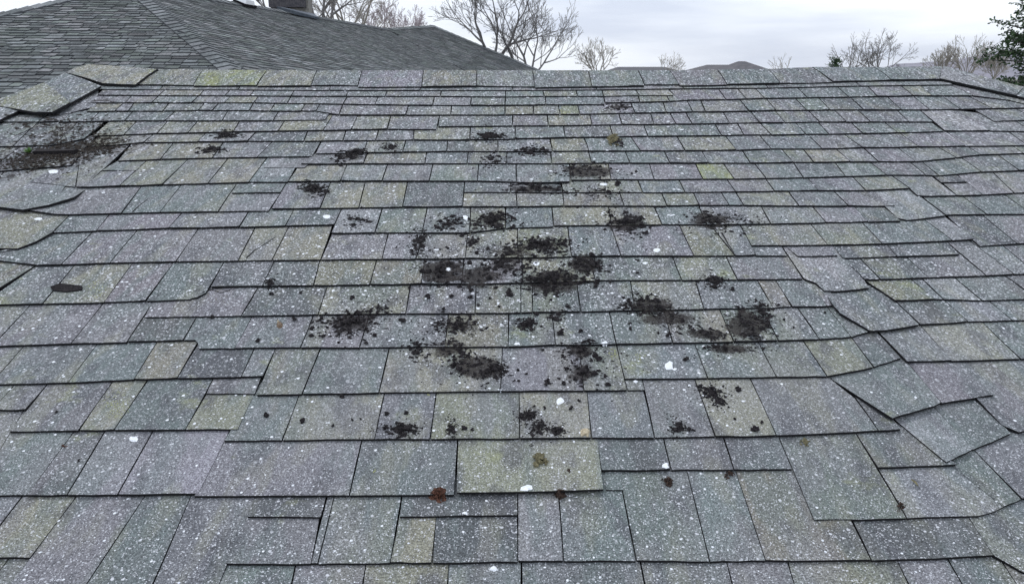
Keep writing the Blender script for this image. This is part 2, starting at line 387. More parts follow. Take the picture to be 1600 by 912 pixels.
J('oobppbpo', [(876, 280, 879, 300), (943, 280, 947, 300), (996, 280, 1004, 300), (1060, 279, 1070, 300), (1134, 278, 1149, 299), (1194, 277, 1210, 298), (1260, 276, 1278, 297), (1330, 274, 1352, 297), (1390, 272, 1420, 294)])
J('opp', [(1148, 298, 1162, 320), (1230, 297, 1248, 321), (1301, 297, 1325, 321), (1362, 296, 1399, 322)])
G('l', [(1390, 272), (1452, 273), (1495, 305), (1435, 306), (1420, 293)], 2)
J('d', [(1455, 273, 1470, 285), (1494, 273, 1511, 284)], hb=.008); J('p', [(1470, 284, 1495, 305), (1511, 283, 1535, 304)])
J('pp.', [(1494, 272, 1535, 304), (1550, 268, 1584, 301), (1640, 264, 1690, 297)])
J('gbg', [(1437, 305, 1477, 335), (1500, 304, 1541, 334), (1565, 301, 1612, 334), (1660, 296, 1715, 330)])
J('dp.', [(1478, 336, 1530, 384), (1535, 336, 1589, 380), (1640, 331, 1700, 376), (1740, 326, 1810, 372)])
# course N
J('b', [(184, 251, 159, 266), (229, 251, 214, 266)], hb=.008)
J('pooobp', [(162, 264, 125, 292), (229, 251, 188, 290), (294, 249, 254, 288), (357, 247, 325, 286), (418, 246, 389, 284), (472, 245, 450, 284)])
J('obpgbb', [(469, 256, 450, 283), (543, 255, 532, 282), (606, 255, 597, 282), (677, 254, 671, 282), (748, 254, 746, 282), (806, 254, 807, 284)])
J('b', [(806, 254, 807, 285), (890, 254, 891, 284)], lift=.002)
J('oppmpbbgpdbp..', [(890, 254, 892, 281), (950, 254, 955, 280), (1014, 254, 1022, 280), (1086, 254, 1098, 279), (1129, 254, 1147, 279), (1177, 253, 1197, 278), (1239, 253, 1255, 277), (1303, 252, 1321, 275), (1356, 251, 1385, 273), (1420, 252, 1446, 273), (1437, 250, 1467, 274), (1500, 245, 1533, 268), (1556, 240, 1592, 266), (1640, 234, 1690, 262)])
# course O
J('oopb', [(208, 222, 184, 251), (273, 221, 251, 248), (351, 220, 332, 246), (428, 219, 402, 245), (503, 219, 488, 244)])
J('pobdbobbdpbooppbb', [(493, 239, 470, 256), (575, 237, 568, 255), (667, 236, 664, 255), (732, 235, 730, 255), (792, 235, 792, 255), (860, 235, 862, 255), (919, 235, 924, 254), (976, 235, 984, 254), (1037, 235, 1046, 254), (1095, 234, 1107, 254), (1159, 234, 1172, 254), (1220, 232, 1239, 253), (1254, 232, 1271, 253), (1304, 231, 1328, 252), (1347, 229, 1372, 252), (1400, 229, 1430, 252), (1460, 227, 1494, 246)])
J('...', [(1460, 227, 1494, 246), (1507, 226, 1532, 241), (1577, 225, 1598, 239), (1650, 221, 1690, 234)])
# course P
J('pobdpobpopbpppp.', [(503, 219, 493, 240), (575, 218, 568, 238), (635, 217, 629, 237), (700, 217, 698, 236), (778, 216, 778, 236), (859, 215, 863, 236), (912, 214, 920, 235), (985, 213, 1000, 235), (1057, 212, 1070, 235), (1132, 211, 1150, 234), (1185, 210, 1205, 232), (1261, 209, 1284, 232), (1316, 208, 1346, 230), (1404, 207, 1435, 229), (1476, 204, 1508, 228), (1572, 203, 1605, 227), (1660, 198, 1700, 222)])
# course Q
J('.....ppob', [(160, 212, 130, 230), (240, 210, 225, 222), (322, 208, 309, 221), (400, 206, 387, 220), (481, 204, 475, 220), (541, 203, 536, 219), (592, 202, 587, 219), (647, 202, 646, 218), (735, 197, 734, 218), (805, 196, 805, 217)])
J('bdpbppb', [(805, 196, 805, 216), (880, 195, 883, 214), (952, 193, 958, 213), (1005, 193, 1012, 212), (1116, 192, 1127, 211), (1151, 191, 1162, 210), (1186, 191, 1205, 210), (1241, 190, 1259, 209), (1277, 190, 1295, 209), (1328, 190, 1347, 208), (1380, 190, 1402, 207), (1452, 189, 1475, 205)])
J('lp.', [(1436, 171, 1475, 204), (1481, 171, 1546, 204), (1585, 188, 1612, 205), (1660, 184, 1690, 198)])
# course R
J('..oopo', [(171, 189, 145, 212), (215, 188, 194, 210), (264, 187, 246, 208), (311, 187, 294, 207), (376, 187, 365, 205), (446, 187, 435, 204), (520, 180, 505, 203)])
J('pop', [(520, 179, 505, 203), (560, 179, 549, 202), (611, 179, 605, 201), (687, 179, 682, 202)], lift=.001)
J('bpoppppbpp', [(687, 179, 684, 197), (801, 178, 801, 196), (855, 178, 857, 196), (921, 177, 925, 195), (966, 176, 972, 194), (1016, 176, 1022, 194), (1046, 176, 1056, 193), (1071, 175, 1081, 193), (1129, 174, 1140, 192), (1172, 173, 1186, 191), (1210, 172, 1226, 191), (1261, 171, 1280, 190), (1302, 171, 1322, 190), (1339, 171, 1360, 190), (1400, 171, 1420, 190), (1436, 171, 1458, 190)])
J('...', [(1520, 170, 1552, 189), (1585, 169, 1620, 187), (1660, 166, 1700, 182)])
J('.....', [(110, 175, 90, 190), (157, 173, 142, 189), (210, 172, 195, 188), (276, 172, 258, 188), (357, 172, 347, 188), (437, 172, 427, 188), (520, 172, 508, 187)])
# course S
J('........', [(150, 161, 135, 174), (194, 160, 180, 173), (210, 160, 201, 173), (266, 159, 255, 173), (322, 159, 310, 172), (344, 159, 332, 172), (397, 159, 390, 172), (431, 160, 422, 173), (479, 160, 471, 173), (501, 161, 494, 173), (536, 162, 530, 179)])
J('ppboobm', [(536, 162, 530, 179), (639, 163, 634, 179), (706, 164, 704, 179), (789, 164, 789, 179), (833, 163, 834, 178), (872, 163, 875, 178), (902, 163, 906, 178)])
J('m', [(873, 163, 875, 178), (902, 163, 906, 178)], lift=.001)
J('pbpppbpgdd', [(902, 162, 906, 178), (985, 160, 992, 176), (1035, 158, 1041, 175), (1072, 155, 1082, 174), (1094, 155, 1102, 174), (1154, 154, 1170, 173), (1196, 153, 1212, 172), (1241, 152, 1260, 172), (1277, 151, 1296, 171), (1326, 150, 1349, 171), (1385, 150, 1408, 171), (1425, 149, 1452, 171), (1470, 149, 1500, 170), (1512, 150, 1550, 169), (1575, 152, 1610, 168)])
# courses T and U under the ridge cap
J('........', [(152, 148, 140, 160), (208, 148, 196, 160), (250, 148, 238, 160), (312, 149, 300, 160), (362, 149, 351, 160), (405, 149, 397, 160), (456, 149, 449, 161), (544, 149, 536, 162), (592, 149, 586, 163), (679, 150, 676, 164), (737, 150, 735, 164), (790, 150, 789, 164), (852, 150, 853, 163), (943, 150, 945, 163)])
J('......', [(943, 149, 945, 160), (996, 148, 1000, 159), (1040, 147, 1046, 158), (1072, 146, 1078, 156)])
J('........', [(165, 137, 152, 148), (262, 137, 248, 149), (322, 137, 312, 149), (362, 138, 352, 149), (400, 138, 391, 149), (462, 138, 455, 150), (546, 139, 541, 150), (606, 139, 602, 150), (690, 140, 688, 150), (790, 140, 790, 151), (848, 140, 850, 150), (900, 140, 902, 150), (940, 139, 943, 150), (991, 138, 999, 149), (1042, 137, 1053, 149)])
J('.......', [(1042, 137, 1060, 156), (1121, 137, 1134, 155), (1150, 136, 1166, 154), (1178, 136, 1194, 153), (1244, 135, 1261, 152), (1305, 133, 1326, 151), (1352, 131, 1370, 150), (1402, 130, 1426, 149), (1432, 129, 1456, 149), (1480, 130, 1520, 149), (1540, 139, 1575, 156), (1590, 150, 1640, 172)])
# stepped pieces beside the left hip
G('p', [(92, 160), (156, 134), (150, 166), (86, 182)], lift=-.002)
G('g', [(-60, 190), (28, 172), (72, 178), (50, 200), (-40, 240)], 3, lift=-.002)
G('p', [(420, 244), (500, 244), (476, 262), (412, 262)], lift=-.003)
J('...', [(20, 172, -20, 190), (80, 175, 60, 190), (115, 170, 100, 188)]); J('dd.', [(-60, 195, -90, 230), (60, 190, 20, 228), (125, 188, 85, 226), (165, 189, 132, 216)])
J('dpp', [(-80, 228, -130, 262), (36, 226, -20, 268), (100, 222, 60, 262), (150, 214, 112, 258)]); J('dp', [(100, 256, 45, 284), (128, 224, 118, 292), (208, 222, 132, 292)], lift=-.001)
J('dp', [(-90, 258, -150, 300), (10, 262, -30, 322), (128, 250, 90, 310)], lift=-.001)
# course U2 hidden under the cap
J('........', [(150, 128, 138, 139), (260, 128, 250, 140), (380, 129, 372, 140), (520, 130, 514, 141), (660, 131, 656, 141), (800, 131, 800, 141), (930, 130, 932, 140), (1060, 129, 1068, 138), (1190, 127, 1200, 137), (1330, 124, 1345, 134), (1470, 122, 1490, 132)])

built = []
for i, (pts, ntop, code, kw) in enumerate(TABS):
    V, Fc, mi, area = slab(pts, ntop, code, **kw)
    cx = sum(p[0] for p in pts) / len(pts)
    built.append((area, V, Fc, mi, tint(code)))
order = sorted(range(len(built)), key=lambda i: -built[i][0])
own = set(order[:300])
DECK = MB()
def corner(px, py, h): return W(*(lambda q: (q[0], q[1], h))(st(P(px, py, 0))))
RIDGE_L, RIDGE_R = corner(128, 108, .004), corner(1472, 108, .004)
HIP_L, HIP_R = corner(-760, 480, .0), corner(2300, 330, .0)
EAVE_L, EAVE_R = W(-4.6, -1.6, 0), W(4.6, -1.6, 0)
hd = -.019
def low(v, k=hd): return v + NN * k
DECK.add([low(RIDGE_L), low(RIDGE_R), low(HIP_R), low(EAVE_R), low(EAVE_L), low(HIP_L)], [(0, 5, 4, 3, 2, 1)])
BACK_L = RIDGE_L + Vector((-1.5, 4.5, -1.4)); BACK_R = RIDGE_R + Vector((1.5, 4.5, -1.4))
SIDE_L = Vector((HIP_L.x - 3.5, HIP_L.y, HIP_L.z - 1.0)); SIDE_R = Vector((HIP_R.x + 3.5, HIP_R.y, HIP_R.z - 1.0))
DECK.add([low(RIDGE_L), low(RIDGE_R), BACK_R, BACK_L], [(0, 1, 2, 3)])
DECK.add([low(RIDGE_L), low(HIP_L), SIDE_L, BACK_L], [(0, 3, 2, 1)])
DECK.add([low(RIDGE_R), low(HIP_R), SIDE_R, BACK_R], [(0, 1, 2, 3)])
roof = DECK.build('roof', M_CORE, HOUSE, origin=Vector((0, 3, 5)))
WB = MB(); WB.box((0, 2.6, 2.1), Vector((4.2, 0, 0)), Vector((0, 3.4, 0)), Vector((0, 0, 2.1)))
WB.build('wall', M_WALL, HOUSE, origin=Vector((0, 2.6, 0)))
rest = MB()
for i, (area, V, Fc, mi, tn) in enumerate(built):
    if i in own:
        o = sum(V, Vector()) / len(V)
        mesh_obj('shingle', V, Fc, [M_SH, M_EDGE], roof, mi, [tn] * len(V), origin=o)
    else: rest.add(V, Fc, mi, tn)
ro = rest.build('shingle_courses', [M_SH, M_EDGE], roof, tints=True); ro['kind'] = 'stuff'

# ridge and hip caps: bent slabs, the near flap traced, the far flap falling behind the ridge
def cap(pts, ntop, code, h0=.014, back=Vector((0, .16, -.05)), T=.010, lift=0):
    n = len(pts)
    v = []
    top = [P(x, y, h0 + .012 + lift) for x, y in pts[:ntop]]
    bot = [P(x, y, h0 + lift) for x, y in pts[ntop:]][::-1]
    k = 5
    def rs(pl):
        out = []
        for j in range(k + 1):
            q = j / k * (len(pl) - 1); i = min(int(q), len(pl) - 2); out.append(pl[i].lerp(pl[i + 1], q - i))
        return out
    a, b = rs(bot), rs(top)
    sd_ = rnd.uniform(0, 50)
    for i in range(k + 1):
        a[i] = a[i] + US * .004 * noise.noise(Vector((a[i].x * 14, 0, sd_))) + NN * .003 * noise.noise(Vector((a[i].x * 9, 5, sd_)))
        b[i] = b[i] + NN * .003 * noise.noise(Vector((a[i].x * 16, 9, sd_)))
    for l in (a, b):
        d = (l[-1] - l[0]).normalized(); l[0] = l[0] + d * .002; l[-1] = l[-1] - d * .002
    m_ = [p.lerp(q, .5) + NN * .003 for p, q in zip(a, b)]
    c = [q + back for q in b]
    rows = [a, m_, b, c]; V = []; Fc = []; mi = []; nc = k + 1
    for r in rows: V += r
    N = len(V)
    for r in rows: V += [p - NN * T for p in r]
    for j in range(3):
        for i in range(k):
            q = j * nc + i; Fc.append((q, q + 1, q + 1 + nc, q + nc)); mi.append(0)
            Fc.append((N + q, N + q + nc, N + q + 1 + nc, N + q + 1)); mi.append(1)
    for i in range(k):
        Fc.append((N + i, N + i + 1, i + 1, i)); mi.append(1)
        q = 3 * nc + i; Fc.append((q, q + 1, N + q + 1, N + q)); mi.append(1)
    for j in range(3):
        q = j * nc; Fc.append((q, q + nc, N + q + nc, N + q)); mi.append(1)
        q += k; Fc.append((N + q, N + q + nc, q + nc, q)); mi.append(1)
    mesh_obj('ridge_shingle', V, Fc, [M_SH, M_EDGE], roof, mi, [tint(code)] * len(V), origin=a[0].copy())
RC = [(246, 108, 212, 132), (317, 109, 302, 134), (417, 110, 401, 134), (495, 110, 486, 133), (566, 110, 559, 136), (662, 110, 659, 135), (745, 110, 744, 134), (832, 110, 836, 137), (919, 110, 925, 135), (997, 110, 1007, 132), (1046, 110, 1062, 134), (1121, 109, 1136, 131), (1200, 108, 1219, 130), (1269, 105, 1301, 127), (1366, 105, 1392, 124), (1472, 104, 1468, 123)]
cc = 'omobpogbgbpbpbbd'
for i in range(len(RC) - 1):
    a, b = RC[i], RC[i + 1]
    cap([(a[0], a[1]), (b[0], b[1]), (b[2], (b[3] + a[3]) / 2 - (1 if i % 2 else 0)), (a[2], a[3])], 2, cc[i], lift=(i % 3) * .002)
cap([(102, 113), (128, 100), (176, 103), (246, 108), (212, 132), (160, 130)], 4, 'o', lift=.01)
cap([(68, 130), (102, 114), (158, 134), (108, 162)], 2, 'b', back=Vector((-.05, .10, -.07)), lift=.012)
cap([(-30, 164), (70, 129), (110, 160), (74, 179), (-20, 162)], 2, 'o', back=Vector((-.05, .10, -.07)), lift=.020)
cap([(-160, 208), (-20, 160), (30, 172), (-90, 230)], 2, 'b', back=Vector((-.05, .10, -.07)), lift=.012)
cap([(1473, 103), (1600, 136), (1588, 149), (1468, 122)], 2, 'l', back=Vector((.06, .12, -.07)), lift=.008)
cap([(1594, 134), (1760, 176), (1745, 192), (1582, 148)], 2, 'b', back=Vector((.06, .12, -.07)), lift=.004)

# ---------------------------------------------------------------- debris on the roof
from mathutils.bvhtree import BVHTree
_v = []; _f = []
for (area, V, Fc, mi, tn) in built:
    n_ = len(_v); _v += V; _f += [tuple(i + n_ for i in q) for q in Fc]
for o_ in [o for o in roof.children if o.name.startswith('ridge_shingle')]:
    n_ = len(_v); _v += [v.co + o_.location + Vector((0, 3, 5)) for v in o_.data.vertices]; _f += [tuple(i + n_ for i in p.vertices) for p in o_.data.polygons]
SURF = BVHTree.FromPolygons(_v, _f)
def hit(px, py):                # the shingle surface met at that point, or None on an edge face
    r = ray(px, py).normalized(); loc, nor, _, _ = SURF.ray_cast(CAM, r)
    if loc is None: return None
    return loc if abs(nor.dot(NN)) > .8 else False
def S(px, py, off=0.0):
    h = hit(px, py)
    if not h: h = hit(px, py - 2.5) or hit(px, py + 2.5) or P(px, py, .006)
    return h + NN * off
def chip(mb, c, size, el=1.0, flat=.5, ang=None):
    """a small irregular angular crumb"""
    ang = rnd.uniform(0, math.pi) if ang is None else ang
    a = (RR * math.cos(ang) + US * math.sin(ang)) * size * el; b = (RR * -math.sin(ang) + US * math.cos(ang)) * size; n = NN * size * flat
    q = lambda: rnd.uniform(.6, 1.25)
    v = [c + a * q(), c + b * q() + a * rnd.uniform(-.4, .4), c - a * q(), c - b * q() + a * rnd.uniform(-.4, .4),
         c + n * q() + a * rnd.uniform(.1, .5), c + n * q() - a * rnd.uniform(.1, .5), c - n * .4]
    mb.add(v, [(0, 1, 4), (1, 5, 4), (1, 2, 5), (2, 3, 5), (3, 4, 5), (3, 0, 4), (0, 6, 1), (1, 6, 2), (2, 6, 3), (3, 6, 0)])
def mmpx(px, py):               # metres per photo pixel across the view at that point
    return (P(px, py) - CAM).dot(FW) / F
def dirt_film_mat():
    m, t, b = newmat('dirt_film', (.040, .035, .034), 1.0); g = NT(t)
    geo = g.n('ShaderNodeNewGeometry').outputs['Position']
    fall = g.n('ShaderNodeSeparateColor', {0: g.n('ShaderNodeAttribute', attribute_name='tint').outputs['Color']}).outputs[0]
    n = g.n('ShaderNodeTexNoise', {'Vector': geo, 'Scale': 150.0, 'Detail': 4.0, 'Roughness': .75}).outputs[0]
    n2 = g.n('ShaderNodeTexNoise', {'Vector': geo, 'Scale': 22.0, 'Detail': 3.0, 'Roughness': .6}).outputs[0]
    s = g.math('ADD', g.math('MULTIPLY', fall, .75), g.math('ADD', g.math('MULTIPLY', n, .7), g.math('MULTIPLY', n2, .6)))
    al = g.math('MULTIPLY', g.ramp(s, .95, 1.15), .66)
    t.links.new(al, b.inputs['Alpha'])
    return m
M_FILM = dirt_film_mat()
def film(px, py, rx, ry, parent=None, strength=1.0):
    V = []; Fc = []; tn = []
    K = 20; rings = (0, .35, .7, 1.0)
    V.append(S(px, py, .0008)); tn.append((strength, 0, 0))
    sd_ = rnd.uniform(0, 50)
    for r in rings[1:]:
        for j in range(K):
            a = j / K * 2 * math.pi; k = r * (1.25 + .35 * noise.noise(Vector((math.cos(a) * 2, math.sin(a) * 2, sd_))))
            V.append(S(px + rx * k * math.cos(a), py + ry * k * math.sin(a), .0010)); tn.append((strength * (1 - r), 0, 0))
    for j in range(K): Fc.append((0, 1 + (j + 1) % K, 1 + j))
    for q in range(2):
        for j in range(K):
            a = 1 + q * K + j; b = 1 + q * K + (j + 1) % K; Fc.append((a, b, b + K, a + K))
    return mesh_obj('soil_film', V, Fc, M_FILM, parent, None, tn, origin=V[0].copy())
def pile(name, label, cat, px, py, rx, ry, n, s=(.8, 2.6), mat=M_CRUMB, fl=0, fibre=0.25, core=.62, group=None, ang=0, spread=1.0):
    o0 = S(px, py, .0005); mb = MB(); mb.v = []
    ca, sa = math.cos(R(ang)), math.sin(R(ang))
    cen = [(rnd.gauss(0, .42), rnd.gauss(0, .42), rnd.uniform(.16, .42)) for _ in range(max(3, int(rx * ry / 60)))]
    for i in range(n):
        if rnd.random() < .52:
            c_ = rnd.choice(cen); ux, uy = c_[0] + rnd.gauss(0, c_[2]), c_[1] + rnd.gauss(0, c_[2])
        else:
            a = rnd.uniform(0, 2 * math.pi); t = rnd.random() ** core * rnd.choice((1, 1, 1, 1.25)); ux, uy = t * math.cos(a), t * math.sin(a)
        r = math.hypot(ux, uy)
        if r > 1.5: continue
        dx, dy = rx * ux, ry * uy
        x, y = px + dx * ca - dy * sa, py + dx * sa + dy * ca
        sz = rnd.uniform(*s) * mmpx(x, y) * (1.15 - .45 * min(1, r)) * (1.3 if rnd.random() < .12 else 1)
        h = .0085 + max(0, (1 - r)) * rnd.random() ** 2 * .008 * (rx / 30 + .3)
        if rnd.random() < fibre: chip(mb, S(x, y, h - .008), sz * .40, rnd.uniform(2.2, 4.5), .9, rnd.gauss(0, .7))
        else: chip(mb, S(x, y, h - .008), sz, rnd.uniform(.9, 1.7), rnd.uniform(.5, .9))
    if fl:
        e = empty(name, o0, label, cat, group); mb.build('crumbs', mat, e, origin=o0)['kind'] = 'stuff'
        film(px, py, rx, ry, e, fl * .8)
    else:
        e = mb.build(name, mat, origin=o0); tag(e, label, cat, group)
    return e
GP = 'black crumb piles scattered over the shingles'
PILES = [
 (745, 432, 46, 18, 60, 1.3, .2, 0, 'thin sooty veil with loose crumbs between the square stain and the largest heap'),
 (800, 398, 60, 14, 60, 1.0, .2, 0, 'loose crumbs filling the course between the flat heap and the largest heap'),
 (985, 474, 20, 10, 60, .6, .3, 0, 'upper left end of the curved dark smear right of centre'),
 (1105, 522, 38, 9, 80, 1.4, .5, 8, 'lower bend of the curved dark smear right of centre'),
 (1188, 486, 16, 12, 70, .8, .6, 40, 'upper right end of the curved dark smear'),
 (700, 545, 34, 16, 60, 1.2, .3, 0, 'sooty veil across the course edge above the long stain'),
 (487, 296, 23, 8, 130, 1.0, .7, 0, 'spiky black moss tuft on the left, alone just under the straight upper course edge'),
 (356, 212, 22, 6, 70, .8, .6, 0, 'thin black smear of crumbs high on the left part of the roof'),
 (328, 234, 20, 6, 60, .8, .6, 0, 'small ragged black tuft just below the high left smear'),
 (548, 244, 26, 9, 110, 1.0, .6, -12, 'ragged streaky black tuft left of centre in the upper courses'),
 (608, 230, 9, 4, 18, .4, .5, 0, 'tiny black smudge right of the ragged upper tuft'),
 (768, 214, 20, 7, 90, .9, .4, 0, 'oval black crumb patch high up, topmost of the centre column'),
 (830, 237, 20, 6, 60, .9, .4, 0, 'flat black crumb patch high up on the right of the topmost oval one'),
 (768, 251, 13, 8, 45, .6, .4, 0, 'small loose crumb patch directly under the topmost oval one'),
 (967, 168, 16, 4, 40, 1.2, .4, 0, 'dark stain with crumbs close below the ridge, right of centre'),
 (920, 268, 38, 10, 120, 1.6, .3, 3, 'wide flat black stain right of centre above the brown stained course'),
 (835, 296, 48, 8, 150, 1.2, .4, 4, 'long thin band of black crumbs hanging along a course edge at centre'),
 (946, 302, 22, 9, 30, .5, .5, 0, 'faint sprinkle of dark crumbs right of the long thin band'),
 (773, 346, 27, 13, 260, 1.3, .2, 0, 'dense round black crumb heap at the centre of the roof'),
 (978, 350, 32, 15, 250, 1.3, .5, 10, 'dense ragged black heap right of the round central heap'),
 (1110, 346, 34, 13, 170, 1.4, .5, 12, 'black crumb heap farthest right, split by a vertical joint'),
 (1168, 345, 25, 6, 14, 0, .6, 12, 'few stray black bits trailing right of the farthest right heap'),
 (846, 384, 42, 12, 210, 1.1, .2, 0, 'broad flat black heap at centre just below the round heap'),
 (555, 346, 13, 8, 24, 0, .1, 0, 'little loose group of black crumbs on a pale shingle left of centre'),
 (704, 350, 24, 8, 70, .9, .4, -8, 'thin brownish black scatter left of the round central heap'),
 (655, 379, 13, 16, 85, .8, .3, 30, 'curved black scatter climbing a shingle joint left of centre'),
 (738, 377, 9, 8, 34, 0, .1, 0, 'compact small black crumb cluster under the round central heap'),
 (690, 425, 30, 18, 170, 2.0, .2, 0, 'sooty square stain with crumbs left of the largest heap'),
 (862, 441, 46, 18, 420, 1.6, .15, -5, 'largest and densest black crumb heap at centre'),
 (912, 414, 28, 14, 160, 1.5, .2, 0, 'black crumbs spreading up right from the largest heap'),
 (790, 418, 38, 18, 100, .9, .2, 0, 'loose sprinkle of crumbs left of the largest heap'),
 (548, 507, 36, 18, 330, 1.3, .4, -12, 'big ragged black heap on the left side at mid roof'),
 (588, 488, 18, 8, 40, 0, .4, -10, 'black tongue of crumbs over the edge above the ragged left heap'),
 (822, 507, 14, 9, 80, .8, .2, 0, 'small round black heap alone below the largest heap'),
 (870, 494, 10, 7, 28, .6, .2, 0, 'little dark crumb knot right of the small round heap'),
 (1117, 440, 13, 8, 55, .8, .3, 0, 'small black crumb knot right of centre on a course edge'),
 (1018, 478, 36, 14, 170, 1.5, .6, 15, 'fibrous black streak running down right from the course edge'),
 (1045, 499, 55, 12, 130, 1.3, .6, 14, 'thin dark trail joining the two black streaks on the right'),
 (1170, 508, 32, 24, 300, 1.6, .6, 25, 'large fibrous black streak on the right at mid roof'),
 (1140, 545, 34, 7, 70, 1.3, .4, 0, 'narrow black band just under the large right streak'),
 (718, 510, 34, 12, 130, 1.0, .5, 0, 'broken dark scatter across a joint left of centre at mid roof'),
 (655, 546, 13, 16, 60, .6, .4, 0, 'small upright scatter straddling a course edge left of centre'),
 (742, 572, 42, 18, 190, 1.8, .2, 12, 'long sooty stain with crumbs below mid roof left of centre'),
 (775, 578, 13, 11, 70, 0, .1, 0, 'thick knot of crumbs at the right end of the sooty stain'),
 (905, 548, 26, 14, 130, 1.3, .4, 0, 'dark ragged scatter across a joint right of centre'),
 (912, 582, 28, 20, 130, 1.2, .3, 0, 'lower part of the ragged scatter with round crumbs'),
 (628, 672, 20, 8, 110, 0, .1, 0, 'two lobed black clod on the lower course edge left of centre'),
 (824, 649, 10, 6, 50, 0, .1, 0, 'round black clod on a dark bluish shingle low at centre'),
 (840, 668, 12, 9, 60, .8, .1, 0, 'crumbly black clod near the lower edge of the bluish shingle'),
 (872, 672, 8, 6, 30, .6, .1, 0, 'faint brown black clod beside the tan shell'),
 (1112, 612, 14, 9, 60, 0, .1, 0, 'black clod topping the loose group on the olive shingle at right'),
 (1122, 627, 12, 8, 36, 0, .1, 25, 'lower loose bits of the group on the olive shingle at right'),
 (1058, 668, 9, 8, 34, 0, .1, 20, 'black clod close to the lower course edge right of centre'),
 (705, 670, 5, 8, 18, 0, .3, 0, 'thin upright black fleck beside the two lobed clod'),
 (422, 442, 8, 6, 16, .5, .4, 0, 'faint dark fleck group on a dark shingle at left'),
]
for (px, py, rx, ry, n, fl, fib, ang, lab) in PILES:
    pile('crumb_pile', lab, 'debris', px, py, rx * 1.28, ry * 1.22, int(n * (.62 if fl >= 1.2 else .95)), s=(1.2, 4.9), fl=fl, fibre=fib, ang=ang, group=GP)
# single crumbs
PEL = [(725,670,5),(738,672,3),(503,499,4),(460,500,4),(487,525,4),(487,513,4),(504,526,4),(529,536,3),(572,537,4),(628,501,5),(585,525,4),(876,520,6),(908,518,4),(875,520,5),(838,492,5),(848,547,3),(810,578,3),(823,584,3),(856,598,5),(929,585,6),(950,602,5),(945,588,3),(1071,562,5),(1153,609,5),(1094,604,4),(1180,672,6),(1076,672,4),(605,647,4),(634,646,4),(602,670,4),(473,659,5),(521,666,3),(551,656,3),(563,655,2),(415,651,5),(535,620,4),(404,533,4),(736,454,4),(735,465,4),(706,464,4),(668,465,5),(693,484,4),(550,466,4),(735,498,4),(797,459,7),(803,430,4),(766,467,3),(780,480,3),(652,396,3),(688,390,2),(700,388,3),(745,396,4),(723,369,4),(708,339,4),(651,373,3),(661,425,5),(734,412,4),(765,436,6),(776,450,4),(996,408,3),(996,427,3),(911,379,2),(916,374,2),(931,448,4),(953,441,3),(1145,453,4),(1117,450,4),(986,271,3),(994,268,3),(965,287,5),(1010,365,4),(933,443,6),(888,480,4),(470,458,3),(984,506,3),(985,515,3),(1029,521,3),(1201,492,3),(1225,500,3),(1289,489,3),(898,590,3),(905,627,3),(892,639,4),(852,638,3),(835,635,3),(1084,672,3),(1190,660,3),(425,460,4),(122,719,3),(88,644,3),(332,497,4),(1043,525,4),(1147,655,3),(1240,512,2),(1102,543,3),(930,556,5),(936,562,5),(881,600,4),(748,477,3),(640,452,3),(620,387,2),(1002,372,3),(1215,477,3)]
NEAR = {}
SHORT = [(487, 296, 'the spiky tuft at upper left'), (773, 346, 'the dense round heap'), (978, 350, 'the ragged heap right of centre'), (1110, 346, 'the farthest right heap'), (846, 384, 'the flat heap under the round one'), (555, 346, 'the little loose group on pale shingle'), (655, 379, 'the curved scatter'), (738, 377, 'the compact small cluster'), (690, 425, 'the sooty square stain'), (862, 441, 'the largest heap'), (548, 507, 'the big ragged left heap'), (822, 507, 'the small round heap'), (1117, 440, 'the small knot on the course edge'), (1018, 478, 'the fibrous streak'), (1170, 508, 'the large right streak'), (718, 510, 'the broken scatter across a joint'), (742, 572, 'the long sooty stain'), (905, 560, 'the ragged scatter right of centre'), (628, 672, 'the two lobed clod'), (824, 649, 'the round clod on bluish shingle'), (1112, 620, 'the loose group on olive shingle'), (1058, 668, 'the clod low right of centre'), (920, 268, 'the wide flat upper stain'), (106, 454, 'the curled black scrap at left'), (436, 508, 'the snail shell'), (208, 686, 'the white spot at lower left')]
for (x, y, r) in PEL:
    sx, sy, nm = min(SHORT, key=lambda q: (q[0] - x) ** 2 + ((q[1] - y) * 1.6) ** 2)
    dx, dy = x - sx, (y - sy) * 1.4
    dr_ = ('right of' if dx > 0 else 'left of') if abs(dx) > abs(dy) else ('below' if dy > 0 else 'above')
    NEAR.setdefault((dr_, nm), []).append((math.hypot(dx, dy), x, y, r))
ORD = ['closest', 'second closest', 'third closest', 'fourth closest', 'fifth closest', 'sixth closest', 'seventh closest', 'eighth closest', 'ninth closest', 'tenth closest']
for (dr_, nm), lst in NEAR.items():
    lst.sort()
    for n_, (dist, x, y, r) in enumerate(lst):
        mb = MB(); o0 = S(x, y, .0005)
        for k in range(5 if r > 3 else 3):
            chip(mb, S(x + rnd.gauss(0, r * .28), y + rnd.gauss(0, r * .22), .0005 + .001 * k), r * .8 * mmpx(x, y), rnd.uniform(.9, 1.4), .8)
        o = mb.build('crumb', M_CRUMB, origin=o0)
        tag(o, ('lone' if len(lst) == 1 else ORD[min(n_, 9)]) + ' single black crumb ' + dr_ + ' ' + nm, 'debris', 'single black crumbs scattered on the shingles')
# fine dust of crumbs nobody could count
mb = MB()
for i in range(3600):
    c = rnd.choice(PILES[10:]); a = rnd.uniform(0, 6.28); k = abs(rnd.gauss(0, 1.0)) + .5
    x, y = c[0] + c[2] * k * math.cos(a) * 1.2, c[1] + c[3] * k * math.sin(a) * 1.3
    if y < 140: continue
    chip(mb, S(x, y, .0005), rnd.uniform(.4, 1.7) * mmpx(x, y), rnd.uniform(.8, 2.2), .6)
tag(mb.build('fine_crumbs', M_CRUMB), 'fine black crumbs sprinkled around the piles on the shingles', 'debris', kind='stuff')
